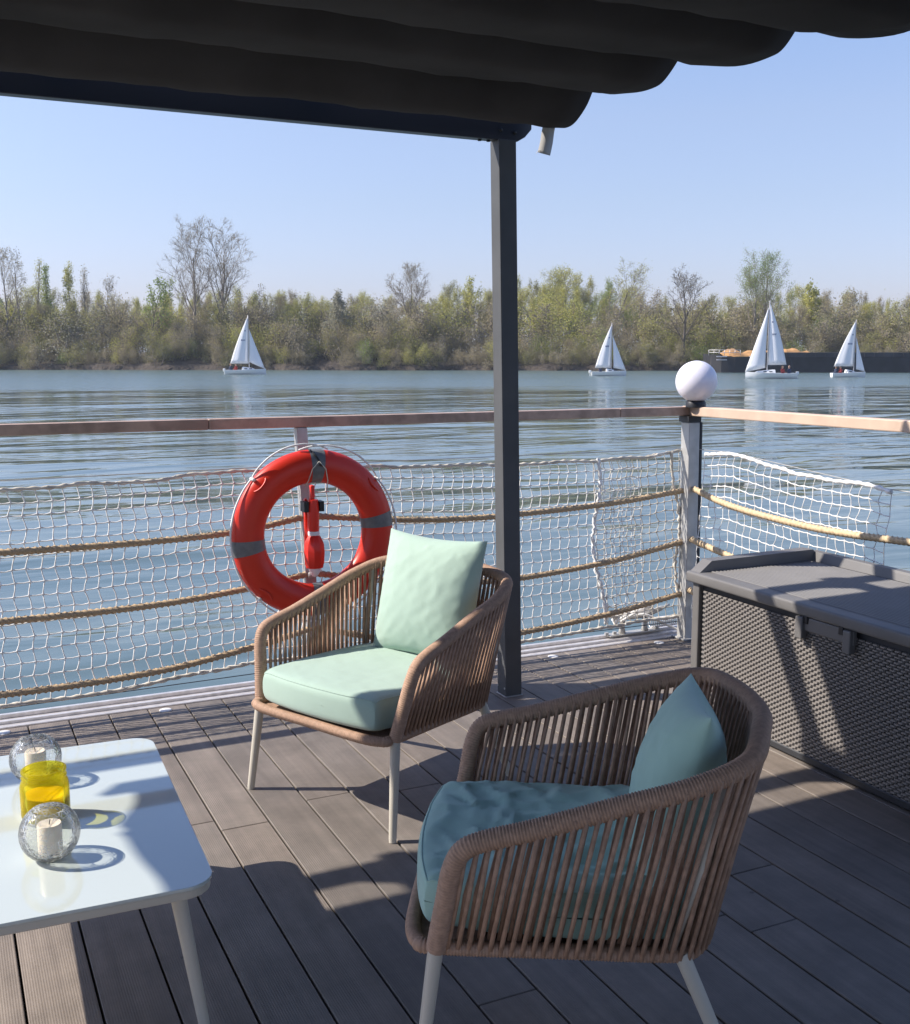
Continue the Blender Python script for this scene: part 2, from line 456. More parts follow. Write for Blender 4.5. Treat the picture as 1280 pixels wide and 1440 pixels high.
def leaf_mat(name, col, col2):
    m = bpy.data.materials.new(name); m.use_nodes = True
    t = m.node_tree; L = t.links.new
    for n in list(t.nodes): t.nodes.remove(n)
    out = t.nodes.new("ShaderNodeOutputMaterial")
    tc = t.nodes.new("ShaderNodeTexCoord")
    n = t.nodes.new("ShaderNodeTexNoise"); n.inputs["Scale"].default_value = .35; n.inputs["Detail"].default_value = 4
    L(tc.outputs["Object"], n.inputs["Vector"])
    mx = t.nodes.new("ShaderNodeMix"); mx.data_type = 'RGBA'
    mx.inputs["A"].default_value = (*col, 1); mx.inputs["B"].default_value = (*col2, 1)
    mr = t.nodes.new("ShaderNodeMapRange"); mr.inputs[1].default_value = .38; mr.inputs[2].default_value = .62
    L(n.outputs["Fac"], mr.inputs[0]); L(mr.outputs[0], mx.inputs["Factor"])
    df = t.nodes.new("ShaderNodeBsdfDiffuse"); tl = t.nodes.new("ShaderNodeBsdfTranslucent")
    L(mx.outputs["Result"], df.inputs[0]); L(mx.outputs["Result"], tl.inputs[0])
    ms = t.nodes.new("ShaderNodeMixShader"); ms.inputs[0].default_value = .4
    L(df.outputs[0], ms.inputs[1]); L(tl.outputs[0], ms.inputs[2]); L(ms.outputs[0], out.inputs[0])
    return m
M['leaf_yg'] = leaf_mat("spring_yellow_green_leaves", (.50, .47, .15), (.40, .40, .13))
M['leaf_ol'] = leaf_mat("olive_leaves", (.36, .335, .14), (.28, .275, .12))
M['leaf_gr'] = leaf_mat("fresh_green_leaves", (.23, .31, .085), (.32, .36, .12))
M['leaf_br'] = leaf_mat("brown_twigs_and_buds", (.42, .36, .23), (.33, .29, .18))
M['leaf_wh'] = leaf_mat("white_blossom", (.42, .40, .31), (.30, .29, .20))
M['bark'] = mat("grey_brown_bark", (.25, .215, .18), .95)
M['bark_dark'] = mat("dark_bark", (.13, .108, .09), .95)

# ================================================================ SETTING
WZ = -1.0
# water: one sheet to the horizon
a = Acc()
a.add([(-3000, -1500, WZ), (3000, -1500, WZ), (3000, 3000, WZ), (-3000, 3000, WZ)], [[0, 1, 2, 3]])
tag(a.obj("water", M['water'], smooth=False), kind='structure')

# far bank and land behind it
rng = np.random.RandomState(4)
def shoreZ(px):
    return 156 - 12 * np.clip((px + 100) / 1500, 0, 1) + .9 * math.sin(px * .021) + .5 * math.sin(px * .07 + 1)
a = Acc(); rows = []
prof = [(-2.5, -1.4), (0, -1.0), (.2, -.5), (1.2, -.3), (4.5, .5), (9, 1.4), (30, 1.8), (120, 2.0), (900, 2.0)]
pxs = np.arange(-900, 2300, 9)
V = []
for i, px in enumerate(pxs):
    s0 = shoreZ(px)
    hump = .55 + .2 * math.sin(px * .013 + .7) + .15 * math.sin(px * .045)
    if 215 < px < 325 or 430 < px < 500: hump += .7
    for j, (dz, z) in enumerate(prof):
        zz = z if z < -.3 else z * max(.3, hump) + rng.uniform(-.12, .12) * (z > 0)
        V.append(far(px, s0 + dz + rng.uniform(-.2, .2) * (j > 1), zz))
n = len(prof); F = []
for i in range(len(pxs) - 1):
    for j in range(n - 1):
        F.append([i * n + j, (i + 1) * n + j, (i + 1) * n + j + 1, i * n + j + 1])
a.add(V, F)
tag(a.obj("riverbank", M['bank'], smooth=True), kind='structure')

# deck
SP = .158; GAP = .006; YE = 4.56
a = Acc(); cols = []
X0, X1 = -1.65, 3.75
i0 = int(math.floor((X0 - .101) / SP)); i1 = int(math.ceil((X1 - .101) / SP))
joints = {}
for i in range(i0, i1 + 1): joints[i] = []
# board index i lies between seams .101 + i*SP and .101 + (i+1)*SP ; end joints read from the photograph
def bi(x): return int(math.floor((x - .101) / SP))
for x, y in ((.80, 3.25), (.62, 3.33), (1.11, 3.36), (1.42, 3.3), (1.05, 2.07), (1.60, 2.12), (1.75, 2.15), (1.90, 2.05), (2.05, 2.32), (2.4, 3.25), (3.0, 3.3), (2.7, 4.1)):
    if bi(x) in joints: joints[bi(x)].append(y)
rb = random.Random(5)
for i in range(i0, i1 + 1):
    xa = .101 + i * SP + GAP / 2; xb = xa + SP - GAP
    ys = sorted([YE - .004] + joints[i] + [rb.uniform(-.4, 1.4), rb.uniform(-2.6, -1.4), -3.6], reverse=True)  # boards run on unseen behind the camera, lengthened with the canopy to cut light
    for k in range(len(ys) - 1):
        ya, yb = ys[k + 1] + .0015, ys[k] - .0015
        v, f = box(((xa + xb) / 2, (ya + yb) / 2, -.0125 + rb.uniform(-.0006, .0006)), (xb - xa, yb - ya, .025), .002, 1)
        a.add(v, f)
        g = rb.uniform(.88, 1.10); t_ = rb.uniform(-.025, .025)
        cols += [(g + t_, g, g - t_, 1)] * len(v)
dk = a.obj("deck", M['deck'], smooth=False)
ca = dk.data.color_attributes.new("board", 'FLOAT_COLOR', 'POINT')
ca.data.foreach_set('color', np.array(cols, float).ravel())
tag(dk, kind='structure')
# pontoon body under the boards
a = Acc()
v, f = box(((X0 + X1) / 2, (YE - 3.6) / 2, -.50), (X1 - X0, YE + 3.6, .94), .01, 1); a.add(v, f)
tag(a.obj("pontoon_base", M['rubber'], smooth=False), kind='structure')
# aluminium edge profile on two sides
a = Acc()
def strip_x(y0, y1, z0, z1, x0=-1.7, x1=3.88):
    v, f = box(((x0 + x1) / 2, (y0 + y1) / 2, (z0 + z1) / 2), (x1 - x0, y1 - y0, z1 - z0), .003, 1); a.add(v, f)
strip_x(4.562, 4.600, -.06, .004); strip_x(4.602, 4.622, -.06, .016); strip_x(4.624, 4.668, -.06, .006); strip_x(4.670, 4.695, -.12, .022)
def strip_y(x0, x1, z0, z1):
    v, f = box(((x0 + x1) / 2, .48, (z0 + z1) / 2), (x1 - x0, 8.15, z1 - z0), .003, 1); a.add(v, f)
strip_y(3.752, 3.80, -.06, .004); strip_y(3.802, 3.87, -.12, .02)
tag(a.obj("deck_edge_profile", M['alu'], smooth=False), kind='structure')

# recessed deck lights
for k, (x, y) in enumerate(((.165, 4.507), (.80, 4.509), (2.697, 4.506), (3.329, 4.493), (1.75, 4.507))):
    if k == 4: continue
    a = Acc()
    a.add(*lathe([(.026, .0), (.026, .003), (.021, .0045), (0.0005, .0045)], 20))
    o = a.obj("deck_light", M['spot'], org=(0, 0, 0)); o.location = (x, y, .0002)
    lab = ["round white deck light at the left picture edge, just beyond the coffee table",
           "round white deck light between the coffee table and the lifebuoy, near the metal edge",
           "round white deck light just right of the tall dark post, near the metal edge",
           "round white deck light in front of the mooring cleat by the corner post"][k]
    tag(o, lab, "deck light", "small round lights set into the deck edge")

# ================================================================ PERGOLA
t = thing("pergola", "dark grey metal pergola post and beam holding the folding fabric roof", "pergola", (2.21, 4.07, 0))
ORG = (2.21, 4.07, 0)
# post: leans very slightly, bottom centre (2.215,4.085) top centre (2.165,4.085)
def leaning_box(x0, y0, x1, y1, sx, sy, z0, z1):
    V = []
    for z, cx, cy in ((z0, x0, y0), (z1, x1, y1)):
        for dx, dy in ((-1, -1), (1, -1), (1, 1), (-1, 1)): V.append((cx + dx * sx / 2, cy + dy * sy / 2, z))
    return V, [[3, 2, 1, 0], [4, 5, 6, 7], [0, 1, 5, 4], [1, 2, 6, 5], [2, 3, 7, 6], [3, 0, 4, 7]]
def bevel_obj(o, w_, seg=2):
    md = o.modifiers.new("bevel", 'BEVEL'); md.width = w_; md.segments = seg; md.limit_method = 'ANGLE'
    return o
a = Acc(); a.add(*leaning_box(2.218, 4.075, 2.168, 4.075, .080, .078, 0.002, 2.355))
bevel_obj(a.obj("post", M['post_paint'], t, smooth=False, org=ORG), .003)
a = Acc(); a.add(*box((2.218, 4.075, .003), (.088, .086, .005), .001, 1))
for dx, dz in ((-.03, .03), (.03, .03)):
    a.add(*tube([(2.218 - .040, 4.075 + dx, dz + .01), (2.218 - .043, 4.075 + dx, dz + .01)], .005, 8))
a.obj("foot_bracket", M['steel'], t, smooth=False, org=ORG)
# beam (runs along the front edge) with chamfered lower corner at its free end
bx0, bx1 = -2.02, 2.27
yb0, yb1 = 4.045, 4.097
prof_ = [(bx0, 2.352), (bx1 - .05, 2.352), (bx1 - .015, 2.372), (bx1 + .015, 2.405), (bx1 + .015, 2.458), (bx0, 2.458)]
V = [(x, yb0, z) for x, z in prof_] + [(x, yb1, z) for x, z in prof_]
nn = len(prof_)
F = [list(range(nn)), list(range(nn, 2 * nn))[::-1]] + [[(i + 1) % nn, i, nn + i, nn + (i + 1) % nn] for i in range(nn)]
a = Acc(); a.add(V, F)
bevel_obj(a.obj("beam", M['frame_paint'], t, smooth=False, org=ORG), .003)
for xx, zz in ((2.14, 2.392), (2.205, 2.386)):
    a = Acc(); a.add(*tube([(xx, yb0 - .0005, zz), (xx, yb0 - .006, zz)], .008, 10)); a.obj("bolt", M['black'], t, org=ORG)
for xx in (2.06, 2.10):
    a = Acc(); a.add(*tube([(xx, yb0 + .03, 2.3515), (xx, yb0 + .03, 2.347)], .008, 10)); a.obj("bolt", M['black'], t, org=ORG)
# guide rails over the cloth
for xg in (-1.38, -.52, .31, 1.24, 2.10):
    a = Acc(); a.add(*box((xg, .42, 2.60), (.075, 7.66, .05), .004, 1))
    a.obj("guide_rail", M['frame_paint'], t, smooth=False, org=ORG)
    a = Acc(); a.add(*box((xg, 4.071, 2.517), (.055, .05, .112), .003, 1))
    a.obj("rail_bracket", M['frame_paint'], t, smooth=False, org=ORG)

# folding fabric roof
cl = thing("folding_canopy", "charcoal folding fabric awning hanging in deep scallops overhead", "awning", (0.4, 4.0, 2.4))
PER = .535
def canopy_profile():
    pts = [(3.895, 2.52), (3.908, 2.47), (3.915, 2.43), (3.908, 2.402), (3.890, 2.388), (3.855, 2.382), (3.815, 2.388), (3.775, 2.410), (3.725, 2.452), (3.68, 2.51)]
    yc = 3.68; k = 0
    while yc > -3.2:  # folds run on unseen behind the camera, lengthened to darken the shade below
        dz = (.042, .024, -.014, -.040)[min(k, 3)]
        for u, z in ((.02, 2.47), (.07, 2.428), (.16, 2.402), (.27, 2.388), (.36, 2.384), (.41, 2.392), (.455, 2.425), (.495, 2.47), (PER, 2.52)):
            pts.append((yc - u, z + dz))
        yc -= PER; k += 1
    return pts
cp = canopy_profile()
cp = catmull([(0, y, z) for y, z in cp], 3)
nx = 46
V = []
rc = np.random.RandomState(3)
for j, (_, y, z) in enumerate(cp):
    top = (z - 2.38) / .12
    xr = 2.345 + .085 * (3.68 - y) / 1.0 * (1 if y < 3.68 else .3) + .012 * math.sin(y * 9)
    xr = min(xr, 2.72)
    xl = -1.57 - .19 * max(0, min(1, top)) - .012 * math.sin(y * 13)
    for i in range(nx):
        s = i / (nx - 1)
        x = xl + (xr - xl) * s
        # cloth is held up along the guide rails and sags a little between them
        g = min(abs(x - xg) for xg in (-1.38, -.52, .31, 1.24, 2.10))
        sag = -.012 - .004 * math.sin(min(g / .44, 1) * math.pi / 2)
        lift = .03 * max(0, (s - .93) / .07) ** 2 * (1 - max(0, min(1, top)))
        V.append((x, y + .006 * math.sin(x * 3 + j * .05), z + sag + .014 + lift * 0 + .003 * math.sin(x * 11 + y * 5) + .004 * math.sin(x * 23 + 3 * math.sin(y * 7)) * max(0, min(1, (s - .80) / .2)) + .0025 * math.sin(x * 31 + y * 17)))
m_ = len(cp); F = []
for j in range(m_ - 1):
    for i in range(nx - 1):
        F.append([j * nx + i, (j + 1) * nx + i, (j + 1) * nx + i + 1, j * nx + i + 1])
a = Acc(); a.add(V, F)
o = a.obj("fabric", M['canopy'], cl, org=(0.4, 4.0, 2.4))
md = o.modifiers.new("thickness", 'SOLIDIFY'); md.thickness = .003; md.offset = 1
# white care tag
P = catmull([(2.272, 3.885, 2.385), (2.270, 3.89, 2.36), (2.262, 3.885, 2.325), (2.248, 3.88, 2.279)], 4)
V = []
for k, p in enumerate(P):
    for sgn in (-1, 1):
        V.append(p + np.array([.025 * sgn, -.006 * sgn, -.006 * sgn * (k / len(P))]))
F = [[2 * k, 2 * k + 1, 2 * k + 3, 2 * k + 2] for k in range(len(P) - 1)]
a = Acc(); a.add(V, F)
o = a.obj("fabric_tag", M['tagw'], cl, org=(0.4, 4.0, 2.4)); md = o.modifiers.new("t", 'SOLIDIFY'); md.thickness = .001
tag(o, "small white fabric tag hanging at the corner")
# loose thread beside the tag
a = Acc(); a.add(*tube(catmull([(2.235, 3.88, 2.292), (2.222, 3.88, 2.290), (2.212, 3.88, 2.278)], 4), .0008, 4)); a.obj("loose_thread", M['net'], cl, org=(0.4, 4.0, 2.4))

# ================================================================ RAILINGS
def Yr(z): return 4.52 + .11 * z
def Xr(z): return 3.50 + .085 * z
def PL(x, z, dy=0): return np.array([x, Yr(z) + dy, z])      # on left railing plane
def PR(y, z, dx=0): return np.array([Xr(z) + dx, y, z])      # on right railing plane

rl = thing("deck_railing", "long rope and post railing with dark handrail behind the chairs", "railing", (1.5, 4.52, 0))
OL = (1.5, 4.52, 0)
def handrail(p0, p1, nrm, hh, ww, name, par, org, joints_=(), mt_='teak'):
    p0 = np.array(p0, float); p1 = np.array(p1, float)
    d = p1 - p0; Ln = np.linalg.norm(d); d /= Ln
    up = np.array([0, 0, 1.]); nrm = np.array(nrm, float)
    a = Acc(); cuts = [0] + list(joints_) + [Ln]
    for c0, c1 in zip(cuts[:-1], cuts[1:]):
        V = []
        for s in (c0 + .0007, c1 - .0007):
            for q, z in ((-ww / 2, -hh), (ww / 2, -hh), (ww / 2, 0), (-ww / 2, 0)):
                V.append(p0 + d * s + nrm * q + up * z)
        a.add(V, [[3, 2, 1, 0], [4, 5, 6, 7], [0, 1, 5, 4], [1, 2, 6, 5], [2, 3, 7, 6], [3, 0, 4, 7]])
    return bevel_obj(a.obj(name, M[mt_], par, smooth=False, org=org), .005)
ZR = 1.215
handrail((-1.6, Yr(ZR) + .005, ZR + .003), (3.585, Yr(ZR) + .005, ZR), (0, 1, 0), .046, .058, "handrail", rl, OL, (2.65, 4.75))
def post_on(par, org, x, y0, lean, top, w_=.055, name="post"):
    a = Acc(); a.add(*leaning_box(x, y0, x + lean[0], y0 + lean[1], w_, w_, .002, top))
    o = bevel_obj(a.obj(name, M['steel'], par, smooth=False, org=org), .004)
    a = Acc(); a.add(*box((x, y0, .006), (.11, .11, .010), .002, 1)); b = a.obj("base_plate", M['steel'], o, smooth=False, org=org)
    return o
post_on(rl, OL, 1.475, 4.535, (-.012, .12), 1.169, .050)
post_on(rl, OL, -1.3, 4.535, (0, .12), 1.169, .042)
cpz = 1.135
pc = post_on(rl, OL, 3.515, 4.51, (.075, .115), cpz, .07, "corner_post")
a = Acc(); a.add(*leaning_box(3.59, 4.63, 3.593, 4.633, .082, .082, cpz + .001, 1.168)); a.obj("post_cap", M['black'], rl, smooth=False, org=OL)
a = Acc(); a.add(*leaning_box(3.5585, 4.505, 3.634, 4.62, .014, .06, .02, cpz)); a.obj("rubber_strip", M['black'], rl, smooth=False, org=OL)

def rope_obj(pts, r, m_, par, org, name="rope"):
    P = resample(catmull(pts, 12), .006)
    a = Acc(); a.add(*tube(P, r, 9, twist=2 * math.pi / .075, lobes=3, lamp=.40))
    return a.obj(name, m_, par, org=org)
# rope heights taken along the railing
ropesL = [
 [(-1.3, .78), (-.6, .72), (.2, .712), (.76, .712), (1.15, .728), (1.475, .775)],
 [(-1.3, .52), (-.6, .45), (.2, .44), (.76, .445), (1.15, .475), (1.475, .52)],
 [(-1.3, .27), (-.6, .17), (.2, .15), (.76, .165), (1.15, .215), (1.475, .275)]]
ropesM = [
 [(1.475, .775), (1.95, .726), (2.3, .712), (2.6, .716), (3.1, .736), (3.56, .778)],
 [(1.475, .52), (1.95, .435), (2.3, .405), (2.6, .405), (3.1, .445), (3.56, .515)],
 [(1.475, .275), (1.95, .155), (2.3, .13), (2.6, .14), (3.1, .18), (3.56, .245)]]
for RP in ropesL + ropesM:
    rope_obj([PL(x, z, -.004) for x, z in RP], .0165, M['rope'], rl, OL)
for z in (.778, .515, .245):
    a = Acc(); a.add(*tube([PL(1.47, z, -.03), PL(1.47, z, .02)], .018, 10)); a.obj("rope_ring", M['steel'], rl, org=OL)

rr = thing("deck_railing", "sunlit pale wooden handrail with rope along the right deck edge behind the box", "railing", (3.5, 3.0, 0))
OR = (3.5, 3.0, 0)
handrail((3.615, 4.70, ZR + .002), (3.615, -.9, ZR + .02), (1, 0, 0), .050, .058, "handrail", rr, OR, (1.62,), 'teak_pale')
post_on(rr, OR, 3.52, 2.2, (.1, 0), 1.165, .042)
for RP in ([(4.55, .79), (4.3, .745), (4.0, .722), (3.6, .712), (3.2, .728), (2.7, .76), (2.2, .80)],
           [(4.55, .53), (4.35, .505), (4.0, .47), (3.6, .45), (3.0, .46), (2.2, .53)],
           [(4.55, .27), (4.2, .22), (3.6, .18), (3.0, .19), (2.2, .27)]):
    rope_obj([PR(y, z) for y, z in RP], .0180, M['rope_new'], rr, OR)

# --- nets
def net(par, org, plane, u0, u1, top, bot, cell, m_, seed, rad=.0024, name="mesh", wob=.006):
    rg = np.random.RandomState(seed)
    nu = int(round((u1 - u0) / cell)); 
    nv = int(round(max(top(u) - bot(u) for u in np.linspace(u0, u1, 20)) / cell))
    a = Acc(); G = {}
    for i in range(nu + 1):
        for j in range(nv + 1):
            u = u0 + (u1 - u0) * i / nu
            tz, bz = top(u), bot(u)
            f = j / nv
            zz = tz + (bz - tz) * f
            du = cell * .42 * (j % 2 - .5) * .5 + rg.uniform(-1, 1) * wob * .5 + .045 * f * 0
            uu = u + du * (0 if i in (0, nu) else 1) - (.10 * f * math.sin(i * .11) * .3)
            G[i, j] = plane(uu, zz + rg.uniform(-1, 1) * wob * .4, rg.uniform(-1, 1) * .006)
    for i in range(nu + 1):
        for j in range(nv + 1):
            if j < nv:
                p, q = G[i, j], G[i, j + 1]; md_ = (p + q) / 2 + rg.uniform(-1, 1, 3) * .003
                a.add(*tube([p, md_, q], [rad * 1.35, rad * .9, rad * 1.35], 4, caps=False))
            if i < nu:
                p, q = G[i, j], G[i + 1, j]; md_ = (p + q) / 2 + np.array([0, 0, -.0025]) + rg.uniform(-1, 1, 3) * .002
                a.add(*tube([p, md_, q], [rad * 1.35, rad * .9, rad * 1.35], 4, caps=False))
    return a.obj(name, m_, par, org=org)
def cord(par, org, pts, r, m_, name, wig=.004, seed=1):
    rg = np.random.RandomState(seed)
    P = resample(catmull(pts, 10), .012); P += rg.uniform(-1, 1, P.shape) * wig * .25
    rad_ = r * (1 + .25 * np.sin(np.arange(len(P)) * 1.3))
    a = Acc(); a.add(*tube(P, rad_, 6)); return a.obj(name, m_, par, org=org)
def lin(pts):
    xs = [p[0] for p in pts]; zs = [p[1] for p in pts]
    return lambda u: float(np.interp(u, xs, zs))
NL = (1.5, 4.52, .5)
nL = thing("safety_net", "white square mesh net tied along the long rope railing", "net", NL)
topL = lin([(-1.3, .95), (.22, .955), (.5, .962), (.8, .965), (1.1, .99), (1.5, .985), (1.9, .975), (2.5, .955), (3.0, .955), (3.3, .96), (3.56, .985)])
botL = lin([(-1.3, .09), (.17, .10), (.5, .10), (.8, .125), (1.2, .15), (1.5, .14), (2.0, .12), (2.6, .09), (3.1, .105), (3.5, .12)])
pl = lambda u, z, d: PL(u, z, .014 + d)
net(nL, NL, pl, -1.3, 3.27, topL, botL, .053, M['net'], 1)
net(nL, NL, lambda u, z, d: PL(u, z, .022 + d), 3.0, 3.54, topL, botL, .05, M['net_old'], 2, wob=.014, name="doubled_mesh")
us = np.linspace(-1.3, 3.54, 46)
rg_ = np.random.RandomState(8)
cord(nL, NL, [pl(u, topL(u) + rg_.uniform(-.005, .005), 0) for u in us], .0085, M['net_old'], "top_hem", seed=3)
cord(nL, NL, [pl(u, botL(u) + rg_.uniform(-.008, .004), 0) for u in us], .0085, M['net_old'], "bottom_hem", seed=4)
cord(nL, NL, [pl(3.0 + .03 * math.sin(z * 9), z, -.004) for z in np.linspace(.965, .12, 12)], .010, M['net'], "side_hem", wig=.02, seed=5)
cord(nL, NL, [pl(3.50 + .02 * math.sin(z * 11 + 1), z, 0) for z in np.linspace(.98, .14, 12)], .008, M['net_old'], "side_hem", wig=.02, seed=6)
a = Acc(); a.add(*tube([PL(-1.3, .985, .016), PL(1.475, 1.0, .016), PL(3.56, .995, .016)], .0022, 5)); a.obj("steel_cable", M['steel'], nL, org=NL)
a = Acc(); a.add(*tube([PL(-1.3, .075, .02), PL(1.475, .10, .02), PL(3.52, .085, .02)], .0022, 5)); a.obj("steel_cable", M['boatdark'], nL, org=NL)

NR = (3.55, 3.6, .5)
nR = thing("safety_net", "bright white net sagging on the right side railing behind the storage box", "net", NR)
topR = lin([(2.2, .80), (3.25, .915), (3.4, .935), (3.6, .935), (3.8, .94), (4.1, .968), (4.3, .995), (4.45, .975), (4.52, .97)])
botR = lin([(2.2, .1), (4.5, .12)])
pr = lambda u, z, d: PR(u, z, .014 + d)
net(nR, NR, pr, 3.27, 4.50, topR, botR, .055, M['net'], 11)
us = np.linspace(3.27, 4.50, 14)
cord(nR, NR, [pr(u, topR(u) + rg_.uniform(-.004, .004), 0) for u in us], .0095, M['net'], "top_hem", seed=7)
a = Acc(); a.add(*tube([PR(4.56, .995, .016), PR(4.3, 1.0, .016), PR(3.3, .93, .016), PR(2.2, .93, .016)], .0022, 5)); a.obj("steel_cable", M['steel'], nR, org=NR)

# --- globe lamp on the corner
LP = (3.60, 4.60, ZR)
lp = thing("globe_lamp", "round white globe lamp on the corner of the railing", "lamp", LP)
a = Acc(); a.add(*lathe([(.052, -.001), (.052, .026), (.047, .032), (.040, .036)], 28)); a.obj("collar", M['black'], lp, ang=40)
a = Acc()
pr_ = [(.108 * math.sin(th), .133 - .108 * math.cos(th)) for th in np.linspace(.36, math.pi - .001, 26)]
a.add(*lathe(pr_, 40)); gl_ = a.obj("globe", M['white'], lp)
gm = mat("opal_globe", (.80, .77, .82), .28); gm.node_tree.nodes["Principled BSDF"].inputs["Subsurface Weight"].default_value = .35
gm.node_tree.nodes["Principled BSDF"].inputs["Subsurface Radius"].default_value = (.06, .06, .07)
gl_.data.materials[0] = gm

# --- mooring cleat and its rope
CL = (3.30, 4.66, .016)
c_ = thing("mooring_cleat", "metal double horn mooring cleat bolted on the deck edge near the corner", "cleat", CL)
a = Acc(); a.add(*box((3.28, 4.645, .027), (.34, .055, .010), .003, 1)); a.obj("base_plate", M['steel'], c_, smooth=False, org=CL)
for xx in (3.20, 3.345):
    a = Acc(); a.add(*tube([(xx, 4.645, .03), (xx, 4.645, .055), (xx, 4.645, .10)], [.021, .015, .017], 12)); a.obj("leg", M['steel'], c_, org=CL)
a = Acc(); a.add(*tube(catmull([(3.04, 4.645, .155), (3.12, 4.645, .135), (3.2, 4.645, .115), (3.345, 4.645, .115), (3.43, 4.645, .135), (3.50, 4.645, .155)], 4), [.007] * 3 + [.014] * 15 + [.007] * 3, 10)); a.obj("horn", M['steel'], c_, org=CL)
for xx in (3.10, 3.15, 3.42):
    a = Acc(); a.add(*tube([(xx, 4.64, .032), (xx, 4.64, .046)], .011, 6)); a.obj("bolt", M['steel'], c_, smooth=False, org=CL)
mr_ = thing("mooring_rope", "white mooring rope wound over the cleat beside the corner post", "rope", (3.3, 4.64, .1))
P = []
for k in range(5):
    ph = k * .010
    P += [(3.17, 4.62 + ph, .10 + ph), (3.27, 4.615 + ph, .14 + ph * .6), (3.37, 4.63, .135 + ph), (3.385, 4.665, .105), (3.27, 4.675, .15 - ph * .4), (3.165, 4.665, .11), (3.155, 4.64, .085 + ph * .5)]
P += [(3.3, 4.60, .13), (3.42, 4.585, .075), (3.50, 4.55, .035)]
a = Acc(); a.add(*tube(resample(catmull(P, 5), .012), .0075, 6)); a.obj("rope_coil", M['net'], mr_, org=(3.3, 4.64, .1))
sp = []
for k in range(13 * 12):
    an = 2 * math.pi * k / 12; sp.append((3.39 + k * .0011, 4.665 + .026 * math.cos(an), .060 + .026 * math.sin(an)))
a = Acc(); a.add(*tube(sp, .0032, 6)); o = a.obj("mooring_spring", M['alu'], None)
tag(o, "coiled metal spring lying between the mooring cleat and the corner post", "spring")

# ================================================================ LIFEBUOY
BC = (1.445, 4.435, .725)
lb = thing("lifebuoy", "orange red lifebuoy ring with grey tape bands hung on the railing", "lifebuoy", BC)
RM, rm = .292, .073
tiltb = 6.0    # ring is slightly rotated in its own plane
def ringpt(phi, th, rr_=1.0):
    rr2 = rm * rr_
    # slightly flattened section
    rad = RM + rr2 * math.cos(th) * .98
    yy = -rr2 * math.sin(th) * .74
    return np.array([BC[0] + rad * math.cos(phi), BC[1] + yy, BC[2] + rad * math.sin(phi)])
NA, NB = 120, 28
def torus_part(p0, p1, sc, nA):
    V = []; F = []
    for i in range(nA + 1):
        ph = p0 + (p1 - p0) * i / nA
        for k in range(NB): V.append(ringpt(ph, 2 * math.pi * k / NB, sc))
    for i in range(nA):
        for k in range(NB): F.append([i * NB + k, (i + 1) * NB + k, (i + 1) * NB + (k + 1) % NB, i * NB + (k + 1) % NB])
    return V, F
a = Acc(); a.add(*torus_part(0, 2 * math.pi, 1.0, NA))
a.obj("ring", M['buoy'], lb, org=BC)
for dg in (8, 88, 187, 272):
    a = Acc(); a.add(*torus_part(R(dg - 5.5), R(dg + 5.5), 1.018, 8)); a.obj("tape_band", M['tape'], lb, org=BC)
# moulded pockets at the four rope fixings
for dg in (38, 137, 226, 318):
    a = Acc()
    c0 = np.array(ringpt(R(dg), R(38), 1.0)); 
    nrm = c0 - np.array([BC[0] + RM * math.cos(R(dg)), BC[1], BC[2] + RM * math.sin(R(dg))]); nrm /= np.linalg.norm(nrm)
    tg = np.array([-math.sin(R(dg)), 0, math.cos(R(dg))]); bt = np.cross(nrm, tg)
    P = [c0 + tg * .042 * math.cos(q) + bt * .030 * math.sin(q) - nrm * (.0 + .010 * math.sin(q) ** 2 + .011 * math.cos(q) ** 2) for q in np.linspace(0, 2 * math.pi, 28, endpoint=False)]
    a.add(*tube(P, .0045, 6, closed=True)); a.obj("rope_pocket", M['buoy'], lb, org=BC)
# grab line: fixed at four points
fx = {}
for dg in (38, 137, 226, 318): fx[dg] = ringpt(R(dg), R(5), 1.02)
def grab(d0, d1, bulge, seed):
    P = []
    for s in np.linspace(0, 1, 14):
        d = d0 + (d1 - d0) * s
        rr_ = RM + rm + .004 + bulge * math.sin(math.pi * s) ** .8
        P.append((BC[0] + rr_ * math.cos(R(d)), BC[1] - .012 - .02 * math.sin(math.pi * s), BC[2] + rr_ * math.sin(R(d))))
    return P
a = Acc()
a.add(*tube(catmull(grab(38, 100, .018, 1), 4), .0042, 6)); a.add(*tube(catmull(grab(80, 137, .028, 1), 4), .0042, 6))
a.add(*tube(catmull(grab(137, 226, .003, 1), 4), .0042, 6)); a.add(*tube(catmull(grab(226, 318, .012, 1), 4), .0042, 6)); a.add(*tube(catmull(grab(318, 398, .003, 1), 4), .0042, 6))
for d in fx:
    a.add(*tube([fx[d] + (0, -.03, 0), fx[d] + (0, .0, 0), fx[d] + (0, .02, 0)], [.007, .009, .006], 8))
a.obj("grab_line", M['net'], lb, org=BC)
# hanging loop and triangular string at the top
tp = ringpt(R(90), R(60), 1.0)
a = Acc()
a.add(*tube(catmull([ringpt(R(93), R(10), 1.04), ringpt(R(90), R(50), 1.05), ringpt(R(86), R(85), 1.06), tp + (0.006, -.03, -.02)], 6), .0045, 6))
a.obj("hook_strap", M['black'], lb, org=BC)
a = Acc()
k0 = ringpt(R(88), R(72), 1.10)
a.add(*tube([k0, ringpt(R(94), R(95), 1.09), ringpt(R(98), R(135), 1.10), ringpt(R(100), R(170), 1.1)], .0022, 5))
a.add(*tube([k0, ringpt(R(82), R(95), 1.09), ringpt(R(77), R(135), 1.10), ringpt(R(74), R(170), 1.1) + (0, 0, -.02)], .0022, 5))
a.obj("string", M['net_old'], lb, org=BC)

